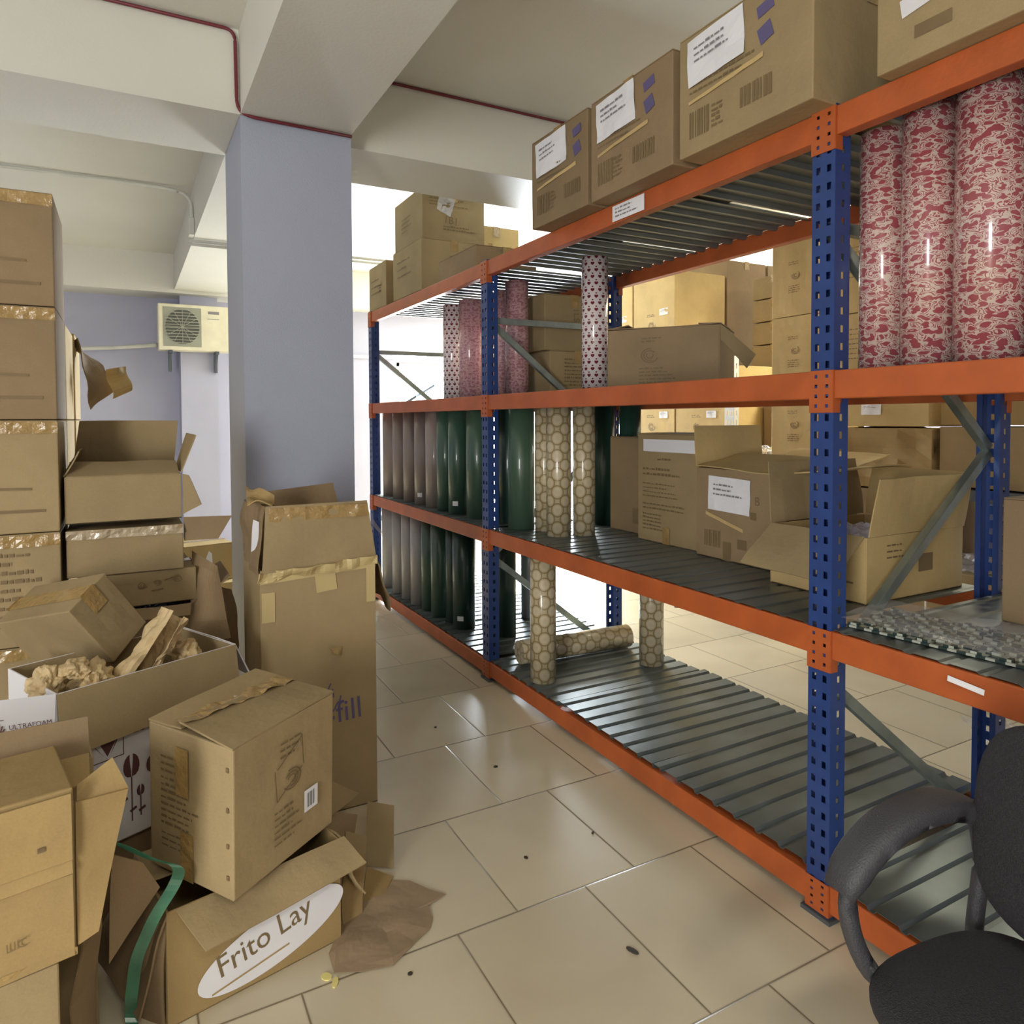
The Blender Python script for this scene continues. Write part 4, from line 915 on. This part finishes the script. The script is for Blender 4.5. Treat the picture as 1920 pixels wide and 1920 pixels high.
def twist(label, a, b, r0, r1, seed):
    """crumpled cone of kraft paper from a to b"""
    a, b = Vector(a), Vector(b); d = (b-a); ax = d.normalized(); u = ax.cross(Vector((0, 0, 1))).normalized(); w = ax.cross(u)
    m = MB(); n, k = 28, 20
    for j in range(k+1):
        t = j/k; r = r0*(1-t)+r1*t; c = a+d*t
        for i in range(n):
            th = 2*PI*i/n*.9; q = Vector((math.cos(th)*1.5, math.sin(th)*1.5, t*3+seed))
            rr = r*(1+.7*abs(noise.noise(q*1.1))-.2*abs(noise.noise(q*2.2))+.03*noise.noise(q*6))
            m.v.append(tuple(c+(u*math.cos(th)+w*math.sin(th)*.75)*rr))
    for j in range(k):
        for i in range(n-1): q = j*n+i; m.f.append((q, q+1, q+n+1, q+n))
    return tag(m.build('kraft_paper', KRAFT, solid=.0012), label, 'paper', KG)
twist('twisted kraft paper bag rising to a torn point in the floral carton', (.0, 2.42, .66), (.13, 2.48, .84), .05, .05, 2)
crumple('kraft_paper', 'kraft paper wad spilling at the right of the floral carton', 'paper', (.16, 2.53, .695), (.08, .045, .05), KRAFT, 5, .5, 3, group=KG, fr=1.5)
crumple('kraft_paper', 'kraft paper wad at the left of the floral carton', 'paper', (-.21, 2.385, .70), (.075, .05, .055), KRAFT, 8, .5, 3, group=KG, fr=1.4)
crumple('kraft_paper', 'rumpled kraft paper fold in the middle of the floral carton', 'paper', (-.09, 2.41, .69), (.095, .045, .05), KRAFT, 11, .5, 3, group=KG, fr=1.4)
crumple('kraft_paper', 'small kraft paper knot between the wads in the floral carton', 'paper', (-.14, 2.40, .735), (.055, .04, .03), KRAFT, 14, .5, 3, group=KG, fr=1.4)
crumple('kraft_paper', 'big crumpled kraft paper mass filling the floral carton', 'paper', (-.01, 2.52, .59), (.18, .06, .09), KRAFT, 3, .4, 3, group=KG, fr=1.4)
# tipped carton resting over it
carton('tipped plain carton lying on its corner above the kraft paper', (-.101, 2.725, .704), (.332, .168, .226), rot=eul(-.729, .551, -.245), mat=CB, seams=False, tape=True)
# ================================================================ FRITO LAY BOX + TILTED CARTON
fb = carton('low brown snack box with white oval logo, lying on the floor front centre', (.253, 2.047, 0), (.452, .30, .283), yaw=.219, mat=CBO, top='open', tape=False)
F = faces(.452, .30, .283)['F']
m = MB()
m.poly([F.p(.262+math.cos(t*PI/24)*.20*.975-math.sin(t*PI/24)*.072*.22, .098+math.cos(t*PI/24)*.20*.22+math.sin(t*PI/24)*.072*.975, .003) for t in range(48)])
m.build('white_logo_patch', CBW, fb)
m = MB(); m.sheet([F.p(.10, .028, .0038), F.p(.30, .062, .0038), F.p(.30, .067, .0038), F.p(.10, .033, .0038)], 10, 1, 0); m.build('logo_line', CBO, fb)
m = MB(); F.text(m, 'Frito Lay', .118, .062, .084, .22, e=.004, sq=.84); m.build('lettering', INK, fb)
m = MB(); P0, P1 = Vector((-.226, -.15, .283)), Vector((.226, -.15, .283))
m.sheet([P0+Vector((.02, -.005, .004)), P1+Vector((.012, -.0, .004)), P1+Vector((.03, -.095, -.03)), P0+Vector((.055, -.105, -.065))], 14, 8, .02, 4, 5); m.build('flap', CB, fb, solid=.005)
m = MB(); m.sheet([P1+Vector((0, 0, 0)), P1+Vector((0, .30, 0)), P1+Vector((.02, .30, -.16)), P1+Vector((.075, .0, -.19))], 8, 8, .03, 5, 6); m.build('flap', CB, fb, solid=.005)
m = MB(); m.sheet([P0+Vector((-.001, .3, 0)), P0+Vector((-.001, 0, 0)), P0+Vector((-.06, .02, -.24)), P0+Vector((-.10, .28, -.2))], 8, 8, .02, 7, 6); m.build('flap', CBD, fb, solid=.005)
m = MB(); m.sheet([P1+Vector((0, .3, 0)), P0+Vector((0, .3, 0)), P0+Vector((.0, .12, .02)), P1+Vector((0, .12, .02))], 8, 4, .006, 9, 6); m.build('flap', CB, fb, solid=.005)
def dG(f, mb, pp):
    F = f['F']; w = .294; G = f['R']
    F.dashes(mb, .045, .30, .09, 3, .018, .007, 3); F.dashes(mb, .045, .245, .14, 8, .017, .006, 4); F.dashes(mb, .045, .10, .13, 3, .016, .005, 9)
    for z in (.05, .13, .22, .32): F.rect(mb, w-.022, z, .009, .012)
    G.emblem(mb, .19, .215, .035, 5)
    for a, b, ln, an in ((.14, .175, .105, .55), (.14, .26, .105, .55), (.14, .175, .085, 1.65), (.235, .235, .085, 1.65)): G.rect(mb, a, b, ln, .003, ang=an)
    G.dashes(mb, .13, .145, .10, 6, .017, .006, 4); G.dashes(mb, .15, .32, .08, 3, .018, .006, 6)
    m = MB(); G.rect(m, .235, .095, .05, .06, .004); s_ = MB(); G.bars(s_, .245, .105, .03, .04, seed=4, e=.005); pp.append(('barcode_label', m, PAPER, s_))
    for (a, b, h_) in ((.10, .215, .125), (.115, .0, .125)):
        m = MB(); F.rect(m, a, b, .045, h_, .0035); pp.append(('packing_tape', m, TAPE, None))
g = carton('tilted closed carton with barcode label balanced on the snack box', (.267, 2.009, .315), (.294, .352, .38), rot=eul(-.958, .038, .056), mat=CB, draw=dG, seams=False, tape=False)
m = MB(); w, d, h = .294, .352, .38
ridge0, ridge1 = Vector((-.03, -d/2-.004, h+.026)), Vector((-.02, d/2, h+.006))
A = [Vector((w/2, -d/2, h+.002)), Vector((w/2, d/2, h+.002)), ridge1, ridge0]; m.sheet(A, 8, 8, .006, 3, 6); m.build('flap', CB, g, solid=.005)
m = MB(); A = [Vector((-w/2, d/2, h+.002)), Vector((-w/2, -d/2, h+.002)), ridge0+Vector((.0, .005, -.016)), ridge1+Vector((0, 0, -.003))]; m.sheet(A, 8, 8, .006, 4, 6); m.build('flap', CB, g, solid=.005)
m = MB(); m.sheet([ridge0+Vector((-.03, .01, -.008)), ridge0+Vector((.03, .0, .002)), ridge1+Vector((.03, 0, .006)), ridge1+Vector((-.03, 0, .004))], 6, 24, .012, 5, 30); m.build('packing_tape', TAPE, g)
# ================================================================ FRONT LEFT BOXES
E_T = Matrix.Translation((-.102, 1.62, 0)) @ Matrix.Rotation(.2, 4, 'Z')
def EL(x, y, z): return tuple(E_T @ Vector((x, y, z)))
r = carton('ochre carton at the left edge with a folded double seam and a black stain', EL(-.25, .12, .402), (.50, .24, .333), yaw=.2, mat=CBO, top='closed', seams=False, tape=False)
F = faces(.50, .24, .333)['F']
for a_, b_, e0, e1, sd_ in ((.195, .325, .004, .007, 2), (.168, .192, .002, .009, 5), (.005, .165, .003, .006, 3)):
    m = MB(); m.sheet([F.p(.0, a_-.006, e1), F.p(.495, a_, e1), F.p(.495, b_, e0), F.p(0, b_, e0)], 12, 5, .004, sd_, 5); m.build('flap', CBO, r, solid=.004)
m = MB(); F.text(m, 'LIC', .385, .062, .024, .04, e=.0115); F.emblem(m, .445, .235, .006, 2, e=.0105); F.rect(m, .438, .229, .013, .010, e=.0105); m.build('printing', INK, r)
m = MB(); iv = r.matrix_world.inverted(); m.sheet([iv @ Vector(p) for p in ((-.102, 1.625, .42), (-.067, 1.635, .43), (-.008, 1.66, .69), (-.100, 1.63, .70))], 8, 8, .015, 4, 6)
m.build('side_flap', CBO, r, solid=.005)
m = MB(); m.sheet([iv @ Vector(p) for p in ((-.098, 1.63, .69), (-.006, 1.665, .686), (-.036, 1.69, .75), (-.098, 1.66, .72))], 6, 6, .01, 6, 6); m.build('side_flap', CBO, r, solid=.005)
m = MB(); m.sheet([F.p(.1, .02, .009), F.p(.5, .02, .009), F.p(.5, .003, .006), F.p(.1, .0, .006)], 20, 2, .004, 3, 30); m.build('packing_tape', TAPE, r)
carton('pale ochre carton under the stained one in the bottom left corner', EL(-.27, .13, .0), (.48, .26, .398), yaw=.2, mat=CB, seams=False, tape=False)
r = carton('open dark-lined carton behind the stained ochre one at the left edge', (-.30, 2.005, .0), (.42, .20, .66), yaw=.12, mat=CB, top='open', group=None)
m = MB(); iv = r.matrix_world.inverted(); m.sheet([iv @ Vector(p) for p in ((-.40, 1.84, .66), (-.085, 1.885, .665), (-.088, 1.90, .77), (-.40, 1.87, .775))], 8, 5, .005, 4, 6); m.build('flap', CBD, r, solid=.005)
m = MB(); m.sheet([iv @ Vector(p) for p in ((-.40, 1.74, .655), (-.082, 1.80, .66), (-.085, 1.86, .70), (-.40, 1.83, .69))], 8, 5, .005, 5, 6); m.build('flap', CBO, r, solid=.005)
panel('brown cardboard flap hanging between the ochre cartons and the green strap', [(-.055, 1.84, .215), (.053, 1.86, .345), (.018, 1.86, .415), (-.045, 1.85, .46)], CBD, .015, 6)
panel('dark cardboard sheet standing behind the ochre cartons', [(-.13, 1.70, .0), (-.085, 1.80, .0), (-.07, 1.84, .42), (-.10, 1.78, .42)], CBD, .02, 9)
panel('dark cardboard sheet folded down at the left end of the snack box', [(.0, 1.93, .0), (.055, 1.865, .0), (.06, 1.858, .27), (.0, 1.90, .2)], CBD, .02, 12)
# green strap
m = MB()
st = [(-.075, 1.90, .48), (-.035, 1.885, .466), (.04, 1.88, .405), (.10, 1.875, .375), (.085, 1.84, .355), (.04, 1.83, .30), (.0, 1.835, .21), (-.012, 1.86, .10), (-.015, 1.90, .03), (-.003, 1.84, .012), (.02, 1.76, .012)]
pts = bend(st, .03, 4); pts = [Vector(p) for p in pts]
for i, p in enumerate(pts): m.v += [tuple(p+Vector((-.013, 0, .004))), tuple(p+Vector((.013, -.004, -.004)))]
for i in range(len(pts)-1): m.f.append((2*i, 2*i+1, 2*i+3, 2*i+2))
tag(m.build('packing_strap', GREEN, None, solid=.0012), 'glossy green plastic packing strap hanging beside the snack box', 'strap')
# ================================================================ FLOOR LITTER
SG2 = 'cardboard pieces beside the snack box'
panel('upright cardboard strip standing on the tiles, rightmost piece of litter', [(.655, 2.22, .012), (.735, 2.17, .006), (.77, 2.26, .16), (.695, 2.31, .17)], CB, .01, 2, SG2)
panel('pointed triangular cardboard flap beside the tall box', [(.50, 2.30, .26), (.54, 2.26, .17), (.685, 2.34, .19), (.56, 2.36, .27)], CB, .02, 3, SG2)
panel('dark folded cardboard piece under the pointed flap', [(.52, 2.22, .08), (.62, 2.24, .06), (.655, 2.30, .14), (.54, 2.30, .18)], CBD, .02, 4, SG2)
panel('small square cardboard piece leaning in the litter', [(.56, 2.12, .03), (.625, 2.13, .035), (.66, 2.21, .11), (.60, 2.24, .13)], CB, .01, 5, SG2)
panel('bent cardboard piece standing right against the snack box', [(.525, 1.99, .006), (.585, 2.02, .006), (.60, 2.07, .15), (.53, 2.03, .19)], CBO, .03, 6, SG2)
panel('small flat cardboard triangle on the kraft sheet', [(.60, 2.06, .008), (.65, 2.04, .008), (.72, 2.13, .01), (.65, 2.18, .03)], CBO, .01, 7, SG2)
m = MB()
outl = [(.46, 1.905), (.455, 1.83), (.52, 1.80), (.60, 1.78), (.68, 1.83), (.735, 1.86), (.76, 1.90), (.77, 1.955), (.835, 1.975), (.80, 2.02), (.76, 2.09), (.72, 2.115), (.64, 2.12), (.56, 2.06), (.50, 1.97)]
cx_, cy_ = .63, 1.95
rings = 8
for k in range(rings+1):
    for (x, y) in outl:
        t = k/rings; q = Vector((cx_+(x-cx_)*t, cy_+(y-cy_)*t, 0)); m.v.append((q.x, q.y, .004+.012*abs(noise.noise(q*6))*(1 if k < rings else .3)))
n_ = len(outl)
for k in range(rings):
    for j in range(n_): m.f.append((k*n_+j, k*n_+(j+1) % n_, (k+1)*n_+(j+1) % n_, (k+1)*n_+j))
tag(m.build('kraft_sheet', KRAFT2, None, solid=.0008), 'torn brown kraft paper sheet lying flat on the tiles', 'paper')
def blob(label, x, y, s, mat, seed, name='floor_scrap', grp='dark specks on the tiles', ang=0):
    m = MB(); n = 9; m.prism([(s[0]*math.cos(a*2*PI/n)*(1+.25*noise.noise(Vector((a, seed, 0)))), s[1]*math.sin(a*2*PI/n), 0) for a in range(n)], (0, 0, .003))
    o = m.build(name, mat); o.location = (x, y, .0006); o.rotation_euler.z = ang; tag(o, label, 'scrap', grp)
for i, (x, y, a, b, an, lb) in enumerate(((1.19, 1.52, .008, .02, .35, 'large black teardrop scrap on the near tiles'), (1.335, 2.62, .010, .008, 0, 'dark scrap in the middle of a far aisle tile'), (1.14, 2.02, .006, .008, .3, 'small dark scrap in the middle of the aisle'),
    (1.262, 3.10, .006, .006, 0, 'tiny dark scrap far up the aisle'), (.63, 1.735, .007, .006, 0, 'small dark scrap below the kraft sheet'), (1.415, 2.03, .008, .004, .6, 'dark scrap on a tile joint'), (3.72, 4.2, .03, .02, 0, 'dark scrap on the floor behind the rack'))):
    blob(lb, x, y, (a, b), DOT, i+1, ang=an)
blob('bent yellow shred on the floor below the snack box', .435, 1.83, (.012, .016), SHRED, 20, 'yellow_shred', 'yellow shreds on the tiles', .5)
blob('smaller yellow shred touching the bent one', .45, 1.80, (.008, .018), SHRED, 23, 'yellow_shred', 'yellow shreds on the tiles', -.4)
# ================================================================ OFFICE CHAIR
chr_ = empty('office_chair', 'black fabric office chair with curved armrests at the bottom right', 'chair', (1.285, .565, 0), rot=eul(-.1))
def rbox(name, mat, x0, x1, y0, y1, z0, z1, bev, T=None, puff=0, ex=5):
    bm = bmesh.new(); bmesh.ops.create_cube(bm, size=1); bmesh.ops.subdivide_edges(bm, edges=bm.edges, cuts=6, use_grid_fill=True)
    for v in bm.verts:
        x, y, z = v.co*2
        # super-ellipse rounding
        r = (abs(x)**ex+abs(y)**ex+abs(z)**ex)**(1/ex); m_ = max(abs(x), abs(y), abs(z)); k = m_/r
        q = Vector((x, y, z))*k; q.z *= 1+puff*(1-x*x)*(1-y*y)
        v.co = Vector(((x0+x1)/2+q.x*(x1-x0)/2, (y0+y1)/2+q.y*(y1-y0)/2, (z0+z1)/2+q.z*(z1-z0)/2))
        if T: v.co = T @ v.co
    me = bpy.data.meshes.new(name); bm.to_mesh(me); bm.free(); o = link(name, me, mat, chr_, smooth=True)
    s = o.modifiers.new('sub', 'SUBSURF'); s.levels = s.render_levels = 1; return o
rbox('seat', FABRIC, -.225, .20, -.235, .235, .40, .485, .03, puff=.25, ex=3.4)
rbox('seat_shell', BLACK, -.2, .2, -.2, .2, .375, .41, .02)
Tb = Matrix.Translation((.12, 0, .50)) @ Matrix.Rotation(.10, 4, 'Y')
rbox('backrest', FABRIC, -.045, .05, -.225, .225, .0, .40, .03, Tb, ex=3.4)
rbox('back_bracket', BLACK, -.02, .03, -.04, .04, -.12, .2, .02, Matrix.Translation((.17, 0, .50)) @ Matrix.Rotation(.1, 4, 'Y'))
def armrest(s):
    y = s*.243
    path = [(.19, y, .645), (.12, y, .69), (.03, y, .71), (-.07, y, .70), (-.15, y, .66), (-.20, y, .60)]
    pts = bend(path, .06, 4); m = MB(); n = 14; rg = []
    for k, p in enumerate(pts):
        p = Vector(p); d = (Vector(pts[min(k+1, len(pts)-1)])-Vector(pts[max(k-1, 0)])).normalized(); u = Vector((0, 1, 0)); w = d.cross(u); t = k/(len(pts)-1)
        ww = .040*(1-.12*abs(2*t-1)**4); hh = .024
        if k in (0, len(pts)-1): ww *= .85; hh *= .6
        rg.append(len(m.v))
        for j in range(n): a = 2*PI*j/n; m.v.append(tuple(p+u*math.copysign(abs(math.cos(a))**.6, math.cos(a))*ww+w*math.copysign(abs(math.sin(a))**.8, math.sin(a))*hh))
    for a, b in zip(rg, rg[1:]):
        for j in range(n): m.f.append((a+j, a+(j+1) % n, b+(j+1) % n, b+j))
    m.f.append(tuple(rg[0]+j for j in range(n))); m.f.append(tuple(rg[-1]+n-1-j for j in range(n)))
    o = m.build('armrest', BLACK, chr_, smooth=True)
    m = MB(); m.tube(bend([(-.18, y, .625), (-.175, y, .52), (-.12, y-s*.02, .41), (.0, y-s*.08, .395)], .07, 5), .017, 12); m.build('arm_support', BLACK, o, smooth=True)
    m = MB(); m.tube(bend([(.17, y, .64), (.19, y, .56), (.16, y, .42), (.06, y-s*.08, .395)], .07, 5), .016, 12); m.build('arm_support', BLACK, o, smooth=True)
armrest(1); armrest(-1)
m = MB(); m.tube([(0, 0, .09), (0, 0, .24)], .03, 16); m.tube([(0, 0, .24), (0, 0, .39)], .018, 16); m.build('gas_lift', BLACK, chr_, smooth=True)
for k in range(5):
    a = k*2*PI/5+.3; m = MB(); m.bar((0, 0, .10), (.27*math.cos(a), .27*math.sin(a), .075), .045, .03); lg = m.build('leg', BLACK, chr_, bevel=.006)
    m = MB(); q = Vector((.27*math.cos(a), .27*math.sin(a), .027)); tn_ = Vector((-math.sin(a), math.cos(a), 0)); m.tube([q-tn_*.02, q+tn_*.02], .027, 14); m.build('caster', BLACK, lg)
